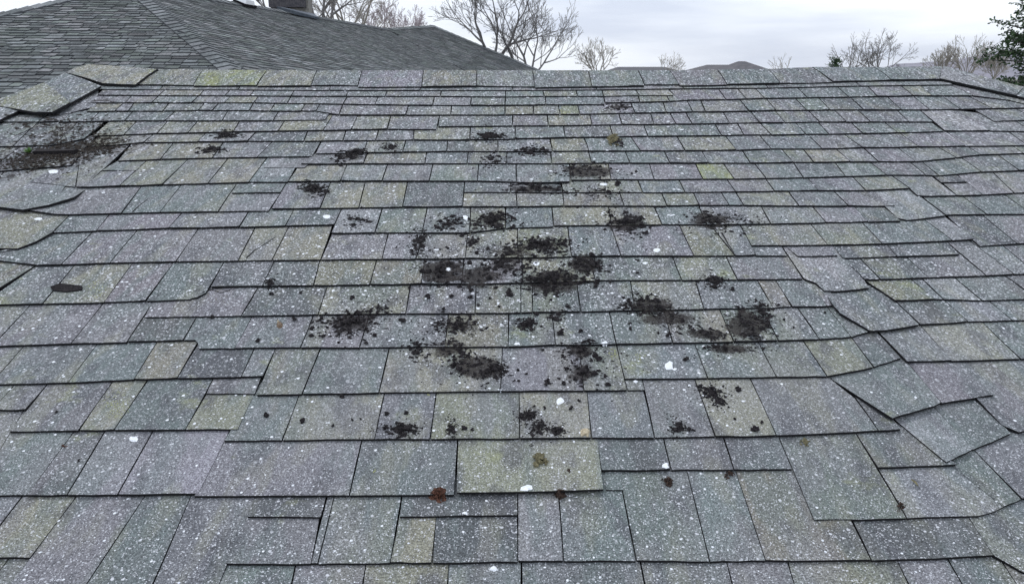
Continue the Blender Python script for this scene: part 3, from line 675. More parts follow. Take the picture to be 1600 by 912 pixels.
# soil and litter in the left corner by the hip
def blob(px, py, rx, ry, h, mat, name, label, cat, group=None, K=11, rough=.35, parent=None):
    V = [S(px, py, h)]; Fc = []; sd_ = rnd.uniform(0, 99); o0 = S(px, py, 0)
    for ri, r in enumerate((.55, 1.0)):
        for j in range(K):
            a = j / K * 2 * math.pi; k = r * (1 + rough * noise.noise(Vector((math.cos(a) * 1.6, math.sin(a) * 1.6, sd_))) + rnd.uniform(-rough, rough) * .4)
            V.append(S(px + rx * k * math.cos(a), py + ry * k * math.sin(a), .0003 + (h * rnd.uniform(.6, 1.0) if ri == 0 else 0)))
    for j in range(K):
        Fc.append((0, 1 + (j + 1) % K, 1 + j)); a = 1 + j; b = 1 + (j + 1) % K; Fc.append((a, b, b + K, a + K))
    o = mesh_obj(name, V, Fc, mat, parent, origin=o0)
    if label: tag(o, label, cat, group)
    return o
lt = MB()
for i in range(2300):
    t = rnd.random(); x = 15 + 160 * t + rnd.gauss(0, 26); y = 266 - 44 * t + rnd.gauss(0, 7) + (rnd.gauss(0, 14) if rnd.random() < .2 else 0) + (0 if t > .5 else -6)
    if rnd.random() < .14: x, y = rnd.gauss(95, 40), rnd.gauss(204, 11)
    chip(lt, S(x, y, rnd.uniform(.0, .006)), rnd.uniform(.5, 2.2) * mmpx(x, y), rnd.uniform(1, 3), .6, rnd.gauss(0, .6))
lt2 = empty('leaf_litter', S(95, 240, .001), 'dark soil and rotted leaf litter gathered beside the left hip of the roof', 'debris')
o = lt.build('litter', M_LITTER, lt2, origin=S(95, 240, .001)); o['kind'] = 'stuff'
film(75, 248, 75, 10, lt2, .45); film(140, 234, 36, 9, lt2, .6); film(95, 205, 55, 11, lt2, .4); film(15, 275, 24, 13, lt2, .6); film(160, 160, 34, 9, lt2, .7)
film(40, 192, 34, 12, lt2, .6)
m_ = MB(); c0 = S(88, 241, .010); m_.box(c0, RR * .075, US * .012 + RR * .004, NN * .008)
for v in m_.v: v += (RR * rnd.uniform(-.006, .006) + NN * rnd.uniform(-.003, .003))
tag(m_.build('bark_stick', M_CRUMB, origin=c0), 'flat black stick lying in the leaf litter on the left', 'stick')
m_ = MB(); c0 = S(47, 241, .004)
for k in range(26):
    a = rnd.uniform(0, 6.28); u = (RR * math.cos(a) + US * math.sin(a) * .6 + NN * rnd.uniform(.5, 1.5)).normalized(); sd_ = u.cross(NN).normalized() * .0035
    q = c0 + RR * rnd.gauss(0, .0005) + US * rnd.gauss(0, .0005)
    m_.add([q, q + u * .012 + sd_, q + u * .024, q + u * .012 - sd_], [(0, 1, 2), (0, 2, 3)])
tag(m_.build('green_sprout', M_GREEN, origin=c0), 'tiny green sprout at the left end of the flat black stick', 'plant')
# torn shingle fragment
m_ = MB(); c0 = S(106, 454, .005)
q = [S(80, 452, .009), S(97, 449, .013), S(130, 451, .009), S(128, 454, .004), S(104, 457, .004), S(84, 455, .004)]
m_.add(q + [v - NN * .006 for v in q], [(0, 5, 4, 3, 2, 1), (6, 7, 8, 9, 10, 11)] + [(i, (i + 1) % 6, 6 + (i + 1) % 6, 6 + i) for i in range(6)])
tag(m_.build('shingle_fragment', M_CRUMB, origin=c0), 'curled black scrap of torn shingle lying loose on the left side', 'shingle scrap')
for pts_ in ([(385, 403), (398, 391), (413, 382), (430, 371)], [(207, 331), (218, 321), (231, 311)], [(1128, 364), (1138, 382), (1147, 397)], [(318, 459), (330, 452), (345, 458), (362, 452)]):
    m_ = MB(); cp = [S(x, y, .0006) for x, y in pts_]
    for k in range(len(cp) - 1):
        d_ = (cp[k + 1] - cp[k]).normalized(); sd_ = d_.cross(NN) * (.0017 if k else .0028)
        m_.add([cp[k] - sd_, cp[k + 1] - sd_ * .6, cp[k + 1] + sd_ * .6, cp[k] + sd_, cp[k] + NN * .001, cp[k + 1] + NN * .001], [(0, 1, 5, 4), (4, 5, 2, 3)])
    m_.build('crack', M_EDGE, roof, origin=cp[0].copy())
# moss lumps and other single finds
def lump(px, py, r, mat, name, label, cat, n=60, fib=.3):
    mb = MB(); o0 = S(px, py, .0005)
    for i in range(n):
        a = rnd.uniform(0, 6.28); t = rnd.random() ** .6 * (.75 + .9 * noise.noise(Vector((math.cos(a) * 1.3, math.sin(a) * 1.3, px * .37)))); x, y = px + r * t * math.cos(a), py + r * .85 * t * math.sin(a)
        h = .008 + (1 - t) * r * mmpx(px, py) * .8 * rnd.random()
        if rnd.random() < fib: chip(mb, S(x, y, h - .008), r * .09 * mmpx(x, y), rnd.uniform(2, 4.5), 1, a + rnd.gauss(0, .4))
        else: chip(mb, S(x, y, h - .008), r * rnd.uniform(.12, .3) * mmpx(x, y), rnd.uniform(1, 1.6), .8)
    return tag(mb.build(name, mat, origin=o0), label, cat)
lump(686, 772, 14, M_BROWN, 'moss_lump', 'reddish brown ragged moss lump at a joint low left of centre', 'moss', 110)
lump(875, 774, 10, M_DBROWN, 'moss_lump', 'dark brown moss lump pointing upward on a lower joint at centre', 'moss', 110, .5)
lump(1042, 753, 10, M_DBROWN, 'moss_lump', 'dark moss lump low on the right on a plain grey shingle', 'moss', 80, .5)
lump(1139, 741, 8, M_DBROWN, 'moss_lump', 'dark moss lump at the top of a joint beside the small buff patch', 'moss', 60)
lump(843, 718, 14, M_OLIVE, 'moss_lump', 'flat olive brown tuft in the middle of the large raised shingle', 'moss', 120, .4)
lump(889, 735, 4, M_DBROWN, 'moss_lump', 'tiny dark tuft right of the olive brown tuft', 'moss', 30)
lump(1257, 691, 9, M_OLIVE, 'moss_lump', 'small grey brown tuft under the course edge at lower right', 'moss', 50)
lump(1407, 791, 8, M_DBROWN, 'moss_lump', 'dark bits caught in a slanting joint at lower right', 'moss', 45, .5)
lump(100, 698, 5, M_BROWN, 'moss_lump', 'small rusty speck on a joint at lower left', 'moss', 24)
lump(957, 221, 12, M_OLIVE, 'moss_lump', 'brown lichen tuft high on the roof right of centre', 'moss', 70)
lump(968, 225, 10, M_CRUMB, 'moss_lump', 'black sliver just under the brown lichen tuft high on the roof', 'moss', 30, .6)

blob(915, 676, 9, 7, .006, M_TAN, 'shell', 'small tan shell resting on the lower course edge at centre', 'shell', rough=.12)
sn = empty('snail_shell', S(436, 508, .0005), 'small brown coiled snail shell on a shingle left of the ragged black heap', 'snail shell')
blob(437, 508, 5, 5, .006, M_SNAIL, 'whorl', None, None, K=14, rough=.06, parent=sn)
blob(435, 505, 2, 2, .009, M_TAN, 'spire', None, None, K=10, rough=.06, parent=sn)
m_ = MB(); c0 = S(1430, 757, .0005)
for k in range(7):
    t0, t1 = k / 7, (k + 1) / 7
    f = lambda t: S(1423 + 11 * t, 751 + 11 * t, .003 + .003 * math.sin(t * 3)); wv = lambda t: (RR * .7 + US * .7) * .003 * math.sin(math.pi * (.08 + .84 * t))
    m_.add([f(t0) - wv(t0), f(t1) - wv(t1), f(t1) + wv(t1), f(t0) + wv(t0), f(t0) + NN * .002, f(t1) + NN * .002], [(0, 1, 5, 4), (4, 5, 2, 3)])
tag(m_.build('curled_leaf', M_OLIVE, origin=c0), 'tiny curled dry leaf on a pale shingle at lower right', 'leaf')
WH = [(945, 537, 5, 5, 'white crust spot on the course edge right of centre'), (1045, 571, 7, 7, 'star shaped white crust spot on a bluish shingle right of centre'), (875, 627, 6, 5, 'round white crust spot on a dark bluish shingle at centre'), (823, 763, 9, 7, 'largest round white crust spot on the lower edge of the raised shingle'), (208, 686, 7, 5, 'white crust spot low on the left'), (1040, 728, 6, 6, 'white crust spot at the foot of a dark shingle low right of centre'), (808, 539, 5, 4, 'white crust chip on the course edge at centre'), (771, 888, 5, 5, 'white crust dot at the bottom of the roof'), (726, 802, 4, 3, 'white crust chip on a low dark strip shingle'), (838, 412, 5, 3, 'white crust dot just above the largest black heap'), (1008, 411, 5, 2, 'flat white crust dot right of the largest black heap'), (510, 339, 6, 3, 'white crust splash on a shingle left of centre'), (727, 340, 5, 3, 'white crust splash left of the round central heap'), (700, 421, 6, 3, 'white crust dot on the sooty square stain'), (1026, 391, 6, 3, 'white crust dot beneath the dense ragged heap'), (781, 610, 4, 3, 'white crust chip on a course edge under the sooty stain'), (60, 342, 7, 2, 'white crust streak on a left edge shingle'), (83, 268, 7, 3, 'white chip lying in the dark litter at left'), (993, 596, 4, 3, 'white crust chip where the joint steps right of centre'), (943, 288, 6, 2, 'white crust streak above the faint sprinkle')]
for (x, y, rx, ry, lab) in WH:
    blob(x, y, rx, ry, .0015, M_WHITE, 'lichen_spot', lab, 'lichen', 'white crust spots on the shingles', K=9, rough=.45)
YL = [(958, 552, 8, 10, 60), (1000, 556, 9, 6, 20), (585, 735, 2.5, 3, 8), (669, 617, 3, 1.5, 8), (1115, 262, 14, 5, 26), (180, 632, 24, 22, 170), (255, 123, 8, 5, 22), (346, 465, 24, 14, 46), (328, 121, 22, 9, 120), (238, 112, 9, 4, 30), (142, 112, 30, 8, 90), (8, 157, 14, 4, 26), (151, 452, 18, 14, 70), (330, 628, 34, 22, 50)]
for i, (x, y, rx, ry, n) in enumerate(YL):
    mb = MB()
    for k in range(n):
        a = rnd.uniform(0, 6.28); t = rnd.random() ** .7; xx, yy = x + rx * t * math.cos(a), y + ry * t * math.sin(a)
        chip(mb, S(xx, yy, .0003), rnd.uniform(.4, .95) * mmpx(xx, yy), 1.4, .25)
    tag(mb.build('yellow_lichen', M_OLIVE if i in (7, 10, 13) else M_YELLOW, origin=S(x, y, .0005)), ['bright yellow lichen beside a joint right of the ragged scatter', 'thin yellow lichen dusting right of the bright yellow one', 'tiny yellow lichen dot low left of centre', 'tiny yellow lichen dot under a course edge', 'pale yellow lichen patch high on the right', 'yellow green moss patch on a narrow shingle at left', 'pale yellow lichen on the ridge near its left end', 'faint olive lichen stain on a shingle left of the black tufts', 'yellow green moss patch on the third ridge cap from the left end', 'small ochre lichen crust at the first joint of the ridge caps', 'olive moss over the left end cap of the ridge', 'ochre lichen crust on the hip cap at the left edge', 'pale yellow green lichen right of the black scrap at left', 'dusting of lichen on an olive shingle at lower left'][i], 'lichen')
mb = MB()
for i in range(5200):
    x, y = rnd.uniform(0, 1600), 140 + 770 * rnd.random() ** 1.25
    if x > 1150 and rnd.random() < .6: continue
    if (480 < x < 1130 and 230 < y < 620 or rnd.random() < .55) and hit(x, y) and hit(x, y + 3) and hit(x, y - 3):
        r = rnd.choice((.8, .9, 1.0, 1.3, 1.5, 2.2)) * (1.1 if y < 700 else 1.0)
        K = 6; c = S(x, y, .0004); m = mmpx(x, y)
        v = [c + NN * .0006] + [c + RR * math.cos(k / K * 6.283) * r * m * rnd.uniform(.7, 1.3) + US * math.sin(k / K * 6.283) * r * m * rnd.uniform(.7, 1.3) for k in range(K)]
        mb.add(v, [(0, 1 + k, 1 + (k + 1) % K) for k in range(K)])
tag(mb.build('white_flecks', M_WHITE), 'tiny white lichen flecks scattered all over the shingles', 'lichen', kind='stuff')

# ---------------------------------------------------------------- neighbouring house
M_SH2, t2, b2 = newmat('far_shingle', rough=.95); g2 = NT(t2)
gp = g2.n('ShaderNodeNewGeometry').outputs['Position']
cc2 = g2.n('ShaderNodeAttribute', attribute_name='tint').outputs['Color']
M_EDGE2, _, _ = newmat('far_shingle_edge', (.075, .08, .088), .95)
k2 = g2.n('ShaderNodeMapRange', {0: g2.n('ShaderNodeTexNoise', {'Vector': gp, 'Scale': 30.0, 'Detail': 3.0, 'Roughness': .8}).outputs[0], 1: .3, 2: .7, 3: .6, 4: 1.45}).outputs[0]
k3 = g2.n('ShaderNodeMapRange', {0: g2.n('ShaderNodeTexNoise', {'Vector': gp, 'Scale': 2.6, 'Detail': 4.0, 'Roughness': .7}).outputs[0], 1: .35, 2: .65, 3: .62, 4: 1.3}).outputs[0]
k2 = g2.math('MULTIPLY', k2, k3)
cc2 = g2.mix(1.0, cc2, g2.n('ShaderNodeCombineColor', {0: k2, 1: k2, 2: k2}).outputs[0], 'MULTIPLY')
cc2 = g2.mix(g2.math('MULTIPLY', g2.ramp(g2.n('ShaderNodeTexNoise', {'Vector': gp, 'Scale': 1.1, 'Detail': 3.0}).outputs[0], .5, .72), .45), cc2, (.10, .125, .11))
t2.links.new(cc2, b2.inputs['Base Color'])
A = at(205, -22, 14.0); B = at(400, 140, 9.6)
def flat(p, q): return (q - p)
u1 = Vector((1, .10, 0)).normalized()
n1 = (B - A).cross(u1).normalized()
if n1.z < 0: n1 = -n1
zr = A.z
def at_z(px, py, z): r = ray(px, py); return CAM + r * ((z - CAM.z) / r.z)
RG = at_z(603, 46, zr)
n2_ = (B - A).cross(RG - A).normalized()
if n2_.z < 0: n2_ = -n2_
V0 = on_plane(800, 150, A, n2_)
T3 = at(677, 41, RG.y + 4.5)
n3 = (V0 - RG).cross(T3 - RG).normalized()
if n3.z < 0: n3 = -n3
H3 = on_plane(900, 135, A * 0 + RG, n3)
NH = empty('neighbouring_house', (A.x, A.y, 0), 'neighbouring house with broad grey shingled hip roof and a small chimney beyond the ridge', 'house')
def inside(p, poly):
    c = False; n = len(poly)
    for i in range(n):
        x1, y1 = poly[i]; x2, y2 = poly[i - 1]
        if (y1 > p[1]) != (y2 > p[1]) and p[0] < (x2 - x1) * (p[1] - y1) / (y2 - y1) + x1: c = not c
    return c
def proj(p): d = p - CAM; return 800 + F * d.dot(RX) / d.dot(FW), 456 - F * d.dot(UP) / d.dot(FW)
def shingled(pts, nrm, o, udir, expo, width, tl, hs=1.0):
    """a roof plane as a deck with real overlapping tabs joined into one part"""
    u = (udir - nrm * udir.dot(nrm)).normalized(); v = nrm.cross(u).normalized()
    if v.z < 0: v = -v
    P2 = [((p - o).dot(u), (p - o).dot(v)) for p in pts]
    dk = MB(); dk.add([p - nrm * .03 for p in pts] + [p - nrm * .15 for p in pts], [tuple(range(len(pts))), tuple(range(2 * len(pts) - 1, len(pts) - 1, -1))] + [(i, (i + 1) % len(pts), len(pts) + (i + 1) % len(pts), len(pts) + i) for i in range(len(pts))])
    rf = dk.build('roof', M_CORE, NH, origin=pts[0].copy())
    mb = MB(); x0, x1 = min(p[0] for p in P2), max(p[0] for p in P2); y0, y1 = min(p[1] for p in P2), max(p[1] for p in P2)
    y = y0
    while y < y1:
        x = x0 - rnd.random() * width
        while x < x1:
            w_ = width * rnd.uniform(.55, 1.5)
            drop = rnd.random() < .45; dy = -expo * rnd.uniform(.35, .5) if drop else 0
            if inside((x + w_ / 2, y + expo / 2), P2):
                h = ((.022 if drop else .012) + rnd.uniform(0, .005)) * hs
                c = rnd.choice(tl); kk = rnd.uniform(.48, 1.12) * (1.08 if drop else .88); tn = tuple(q * kk for q in c)
                a = o + u * (x + .006) + v * (y + dy); b = o + u * (x + w_ - .006) + v * (y + dy)
                e = v * (expo + .03) - nrm * h * .8
                mb.add([a + nrm * h, b + nrm * h, b + e + nrm * h, a + e + nrm * h, a + nrm * (h - .016), b + nrm * (h - .016), b + e - nrm * .02, a + e - nrm * .02], [(0, 1, 2, 3), (4, 5, 1, 0), (4, 0, 3, 7), (1, 5, 6, 2)], [0, 1, 1, 1], tn)
            x += w_
        y += expo
    s_ = mb.build('shingle_courses', [M_SH2, M_EDGE2], rf, tints=True); s_['kind'] = 'stuff'
    return rf
TL2 = [(.165, .182, .19), (.14, .155, .162), (.185, .198, .205), (.155, .178, .17), (.20, .205, .213)]
L1 = on_plane(0, 25, A, n1); L2 = on_plane(-260, 82, A, n1); L3 = on_plane(-260, 260, A, n1); B1 = on_plane(470, 200, A, n1)
hipx = on_plane(400, 140, A, n1)
B2 = A + (B - A) * 1.25
L3 = on_plane(-260, 215, A, n1)
roof_l = shingled([A, L2, L3, B2], n1, A, u1, .125, .17, TL2, .9)
e2 = B2 + (RG - A) * .9
u2 = on_plane(640, 118, A, n2_) - on_plane(300, 62, A, n2_)
roof_m = shingled([A, B2, B2 + (V0 - B2) * 1.0, RG], n2_, A, u2, .125, .17, TL2, .7)
u3 = on_plane(820, 118, RG, n3) - on_plane(640, 60, RG, n3)
roof_r = shingled([RG, V0, H3, T3], n3, RG, u3, .18, .26, TL2, .9)
# the sides one cannot see
bk = MB(); Ab = A + Vector((-6, 9, -3.0)); Rb = RG + Vector((-6, 12, -3.0)); bk.add([A, RG, RG + Vector((-5, 3, -3.2)), A + Vector((-5, 3, -3.2))], [(0, 1, 2, 3)])
bk.add([A - n1 * .02, L2 - n1 * .02, L2 + Vector((2, 8, -2.5)), A + Vector((-5, 3, -3.2))], [(0, 1, 2, 3)])
bk.add([RG, T3, T3 + Vector((2, 5, -3)), RG + Vector((-2, 6, -3))], [(0, 1, 2, 3)]); bk.add([T3, H3, H3 + Vector((3, 6, -1)), T3 + Vector((2, 5, -3))], [(0, 1, 2, 3)])
bk.build('roof', M_SH2, NH, origin=A.copy(), tints=True)
wl = MB(); wc = (L3 + B2 + H3) / 3; wl.box(((L3.x + B2.x) / 2 - .6, L3.y + 5.5, 2.2), Vector((abs(B2.x - L3.x) / 2 - 1.0, 0, 0)), Vector((0, 4.2, 0)), Vector((0, 0, 2.2)))
wl.build('wall', M_WALL, NH, origin=Vector((wc.x, wc.y, 0)))
def capline(p, q, nrm_a, nrm_b, step, half, parent, tl):
    d = (q - p); L = d.length; d.normalize(); n = int(L / step)
    up = (nrm_a + nrm_b).normalized()
    sa = d.cross(nrm_a).normalized(); sb = -d.cross(nrm_b).normalized()
    if sa.dot(nrm_b) > 0: sa = -sa
    if sb.dot(nrm_a) > 0: sb = -sb
    for i in range(n):
        a = p + d * (i * step); b = a + d * (step * 1.02)
        h0, h1 = .045, .03
        V = [a + up * h1, b + up * h0, b + sa * half + nrm_a * h0 * .8, a + sa * half + nrm_a * h1 * .8, b + sb * half + nrm_b * h0 * .8, a + sb * half + nrm_b * h1 * .8]
        V += [v - up * .03 for v in V]
        kk = rnd.uniform(.85, 1.2); c = rnd.choice(tl)
        Fc = [(0, 1, 2, 3), (1, 0, 5, 4), (1, 7, 8, 2), (3, 2, 8, 9), (4, 10, 7, 1), (4, 5, 11, 10), (0, 3, 9, 6), (0, 6, 11, 5)]
        mesh_obj('ridge_shingle', V, Fc, [M_SH2, M_EDGE2], parent, [0, 0, 1, 1, 1, 1, 1, 1], [tuple(x * kk for x in c)] * 12, origin=a.copy())
TLC = [(.15, .165, .172), (.13, .145, .152), (.165, .175, .185)]
capline(A, B2, n1, n2_, .17, .17, roof_l, TLC)
nl = Vector((-.55, .35, .75)).normalized()
capline(L2, A, n1, nl, .19, .16, roof_l, TLC)
nb = Vector((-.5, .2, .8)).normalized()
capline(RG, A, n2_, nb, .30, .20, roof_m, TLC)
nr = Vector((.6, .3, .7)).normalized()
capline(H3, T3, n3, nr, .34, .26, roof_r, TLC)
capline(T3, RG, n3, Vector((-.1, .6, .8)).normalized(), .34, .2, roof_r, TLC)
# chimney on the ridge
CH = at_z(462, 20, zr + .1)
ch = MB(); ch.box(CH + Vector((0, 0, .10)), Vector((.40, .03, 0)), Vector((-.03, .3, 0)), Vector((0, 0, .55)))
cho = ch.build('chimney', M_CHIMP, NH, origin=CH.copy())
c2 = MB()
c2.box(CH + Vector((-.10, -.05, .40)), Vector((.47, .0, 0)), Vector((0, .42, 0)), Vector((0, 0, .30)))
c2.box(CH + Vector((-.30, -.12, .05)), Vector((.22, .0, 0)), Vector((0, .30, 0)), Vector((0, 0, .30)))
c2.box(CH + Vector((-.05, 0, .74)), Vector((.56, .0, 0)), Vector((0, .5, 0)), Vector((0, 0, .05)))
c2.build('chimney_cap', M_CHIM, cho, origin=CH + Vector((0, 0, .5)))
fm = MB()
fa, fb, fc_, fd = at_z(433, 10, zr + .06), at_z(492, 22, zr + .06), on_plane(497, 33, A, n2_) + n2_ * .09, on_plane(462, 26, A, n2_) + n2_ * .09
fm.add([fa, fb, fc_, fd] + [v - n2_ * .05 for v in (fa, fb, fc_, fd)], [(0, 3, 2, 1), (4, 5, 6, 7), (3, 7, 6, 2), (1, 2, 6, 5), (0, 4, 7, 3), (0, 1, 5, 4)])
fm.build('flashing', M_METAL, cho, origin=fa.copy())
vt = on_plane(382, 10, A, n2_); vu = (RG - A).normalized(); vv = n2_.cross(vu)
vm = MB(); vm.box(vt + n2_ * .12, vu * .22 + vv * 0, vv * .13, n2_ * .06)
for q in vm.v:
    if (q - vt).dot(n2_) > .12: q -= (q - vt - n2_ * .12) * .25
vo = vm.build('roof_vent', M_VENT, NH, origin=vt.copy())
vm = MB(); vm.box(vt + n2_ * .05, vu * .26, vv * .15, n2_ * .03); vm.build('vent_base', M_DARK, vo, origin=vt.copy())

# ---------------------------------------------------------------- ground, hill, far houses
gm = noisy('winter_grass', (.07, .08, .045), (.12, .11, .07), .4, 1)
tag(mesh_obj('ground', [(-2200, -40, 0), (2800, -40, 0), (2800, 2580, 0), (-2200, 2580, 0)], [(0, 1, 2, 3)], gm), kind='structure')
hm = noisy('bare_wooded_hill', (.17, .165, .205), (.23, .22, .27), .02, 1, 0, 8)  # violet of bare woods, with bluish distance haze mixed into the colour
HV = []; HF = []; NX = 60
prof = [(1290, 122), (1365, 110), (1400, 100), (1440, 98), (1490, 94), (1530, 86), (1560, 80), (1610, 77), (1700, 74), (1900, 84), (2200, 112)]
def pf(x):
    for (a, b), (c, d) in zip(prof, prof[1:]):
        if a <= x <= c: return b + (d - b) * (x - a) / (c - a)
    return 112
for i in range(NX + 1):
    x = 1290 + (2200 - 1290) * i / NX
    y = pf(x) + 1.2 * noise.noise(Vector((x * .05, 3, 0)))
    crest = at(x, y, 1500)
    for k, f in enumerate((0, .35, .7, .92, 1, .8, 0)):
        dd = (-700, -420, -200, -60, 0, 300, 900)[k]
        HV.append((crest.x * (1500 + dd) / 1500, 1500 + dd, max(-2, crest.z * f + 4 * noise.noise(Vector((x * .03, k, 1))) * (0 < k < 4))))
for i in range(NX):
    for k in range(6):
        a = i * 7 + k; HF.append((a, a + 7, a + 8, a + 1))
tag(mesh_obj('hills', HV, HF, hm, smooth=True), kind='structure')
M_FROOF = noisy('far_brown_roof', (.075, .078, .088), (.11, .11, .12), 2.0, .9)
M_FROOF2 = noisy('far_grey_roof', (.085, .085, .095), (.125, .12, .13), 2.0, .9)
def far_house(name, label, px0, px1, ridge, ytop, ybase, d, mat, mid=None):
    zt = at(800, ytop, d).z; ze = at(800, ybase, d).z
    xl, xr = at(px0, ybase, d).x, at(px1, ybase, d).x; ra, rb = at(ridge[0], ytop, d).x, at(ridge[1], ytop, d).x
    dep = 9.0
    e = empty(name, ((xl + xr) / 2, d + dep / 2, 0), label, 'house')
    b_ = MB(); b_.add([(xl, d - 1, ze), (xr, d - 1, ze), (rb, d + dep / 2, zt), (ra, d + dep / 2, zt), (xl, d + dep + 1, ze), (xr, d + dep + 1, ze)] + [(xl, d - 1, ze - .25), (xr, d - 1, ze - .25), (xl, d + dep + 1, ze - .25), (xr, d + dep + 1, ze - .25)],
        [(0, 1, 2, 3), (1, 5, 2), (5, 4, 3, 2), (4, 0, 3), (6, 7, 1, 0), (7, 9, 5, 1), (9, 8, 4, 5), (8, 6, 0, 4), (6, 8, 9, 7)])
    if mid:
        X = lambda p: at(p, mid[5], d + 1.5).x
        z1 = at(800, mid[4], d + 4).z; z0 = at(800, mid[5], d).z
        b_.add([(X(mid[0]), d + .2, z0), (X(mid[1]), d + .2, z0), (X(mid[1]), d + 8, z0), (X(mid[0]), d + 8, z0), (X(mid[2]), d + 4, z1), (X(mid[3]), d + 4, z1)], [(0, 1, 5, 4), (1, 2, 5), (2, 3, 4, 5), (3, 0, 4)])
    r_ = b_.build('roof', mat, e, origin=Vector(((xl + xr) / 2, d, ze)))
    b_ = MB(); b_.box(Vector(((xl + xr) / 2, d + dep / 2, (ze - .25) / 2)), Vector(((xr - xl) / 2 - .5, 0, 0)), Vector((0, dep / 2, 0)), Vector((0, 0, (ze - .25) / 2)))
    wl_ = b_.build('wall', M_WALL, e, origin=Vector(((xl + xr) / 2, d, 0)))
    b_ = MB()
    for k in range(3):
        b_.box(Vector((xl + (xr - xl) * (k + 1) / 4, d - .02, ze * .6)), Vector((.5, 0, 0)), Vector((0, .06, 0)), Vector((0, 0, .6)))
    b_.build('window', M_DARK, wl_, origin=Vector((xl, d, ze)))
far_house('distant_house', 'distant house with long low brown roof just over the ridge near centre', 962, 1066, (978, 1056), 104, 113, 60, M_FROOF)
far_house('distant_house', 'distant house with peaked brown hip roof right of centre', 1104, 1204, (1127, 1180), 100.5, 112, 62, M_FROOF2, (1140, 1204, 1166, 1177, 96, 112))
# lower front part of the peaked one's roof, stepped to the left
# ---------------------------------------------------------------- trees
def tube(mb, p, q, r0, r1, sides=4):
    d = (q - p).normalized(); a = d.cross(Vector((.3, .9, .2))).normalized(); b = d.cross(a)
    V = []
    for c, r in ((p, r0), (q, r1)):
        for k in range(sides): V.append(c + (a * math.cos(k / sides * 6.283) + b * math.sin(k / sides * 6.283)) * r)
    mb.add(V, [(k, (k + 1) % sides, sides + (k + 1) % sides, sides + k) for k in range(sides)])
def bare_tree(name, label, px, ytop, d, mat, width_px, stems=1, seed=1, fork_py=150, stem_px=4.5, levels=6, lean=0, ratio=.76, spread=1.0, twig_px=.42):
    r_ = random.Random(seed)
    top = at(px, ytop, d); base = Vector((top.x, d, 0)); fork = at(px, fork_py, d).z
    H = top.z - fork; wid = width_px * 1.12 / F * d / 2
    e = empty(name, base, label, 'tree')
    tr = MB(); br = MB(); tg = MB()
    r0 = stem_px / 2 / F * d; rmin = twig_px / 2 / F * d
    tube(tr, base, Vector((base.x, base.y, fork)), r0 * 2.0, r0 * 1.5, 8)
    tot = sum(ratio ** i for i in range(levels + 1)); L0 = H / tot * 1.22
    def grow(p, dr, L, r, lv):
        nseg = 4; q = p; dd = dr.copy()
        side = tr if lv == 0 else (br if lv <= 2 else tg)
        pts = [p]
        for s_ in range(nseg):
            dd = (dd + Vector((r_.gauss(0, .07), r_.gauss(0, .07), r_.gauss(0, .04) + .035))).normalized()
            q2 = q + dd * (L / nseg); ra = r * (1 - .30 * s_ / nseg); rb = r * (1 - .30 * (s_ + 1) / nseg)
            tube(side, q, q2, max(ra, rmin), max(rb, rmin), 5 if lv < 2 else 3); q = q2; pts.append((q.copy(), dd.copy()))
        if lv >= levels: return
        def child(start, base_d, amin, amax, Lk, rk):
            ang = r_.uniform(amin, amax) * spread; az = r_.uniform(0, 6.283)
            a_ = base_d.cross(Vector((.2, .3, .9))).normalized(); b_ = base_d.cross(a_)
            nd = (base_d * math.cos(ang) + (a_ * math.cos(az) + b_ * math.sin(az)) * math.sin(ang)).normalized()
            grow(start, nd, Lk, max(rmin, rk), lv + 1)
        child(pts[-1][0], dd, .05, .30, L * ratio * r_.uniform(.92, 1.08), r * .70)
        child(pts[-1][0], dd, .40, .85, L * ratio * r_.uniform(.75, .98), r * .58)
        if r_.random() < (.8 if lv < 3 else .55):
            s0 = pts[r_.choice((2, 3))]; child(s0[0], s0[1], .5, 1.0, L * ratio * r_.uniform(.65, .9), r * .45)
    for k in range(stems):
        t = ((k + .5) / stems - .5) * 2 if stems > 1 else 0
        dr = Vector((t * wid / H * 1.15 + lean + r_.gauss(0, .04), r_.gauss(0, .15), 1)).normalized()
        grow(Vector((base.x, base.y, fork)), dr, L0 * (1 - .12 * abs(t)), r0 * r_.uniform(.7, 1.0), 0)
    tr.build('trunk', mat, e, origin=base)
    br.build('branches', mat, e, origin=base)['kind'] = 'stuff'; tg.build('twigs', mat, e, origin=base)['kind'] = 'stuff'
    return e
bare_tree('bare_tree', 'large bare tree with forked dark trunk above the right end of the neighbouring roof', 772, -50, 30, M_BARK, 240, 3, 14, 105, 6.5, 6, ratio=.80, spread=.9, twig_px=.45)
bare_tree('bare_tree', 'bare tree with sweeping right limbs right of the large forked one', 828, -6, 30, M_BARK, 260, 4, 27, 125, 5, 6, ratio=.80, spread=.9, twig_px=.45)
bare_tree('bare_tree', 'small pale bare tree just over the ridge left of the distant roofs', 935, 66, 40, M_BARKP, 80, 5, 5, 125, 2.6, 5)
bare_tree('bare_tree', 'bare tree rising right beside the chimney', 495, -80, 34, M_BARK, 100, 3, 31, 70, 6, 5)
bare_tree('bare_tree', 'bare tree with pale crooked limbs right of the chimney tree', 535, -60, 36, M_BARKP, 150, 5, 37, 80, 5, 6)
bare_tree('bare_tree', 'bare tree peeping over the roof left of the chimney', 412, -60, 38, M_BARK, 80, 3, 41, 30, 4, 5)
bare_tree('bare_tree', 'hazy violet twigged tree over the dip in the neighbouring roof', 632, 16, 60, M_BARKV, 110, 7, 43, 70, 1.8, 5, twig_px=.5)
bare_tree('bare_tree', 'faint violet twigged tree left of the large forked one', 592, 2, 60, M_BARKV, 90, 6, 47, 70, 2, 5, twig_px=.5)
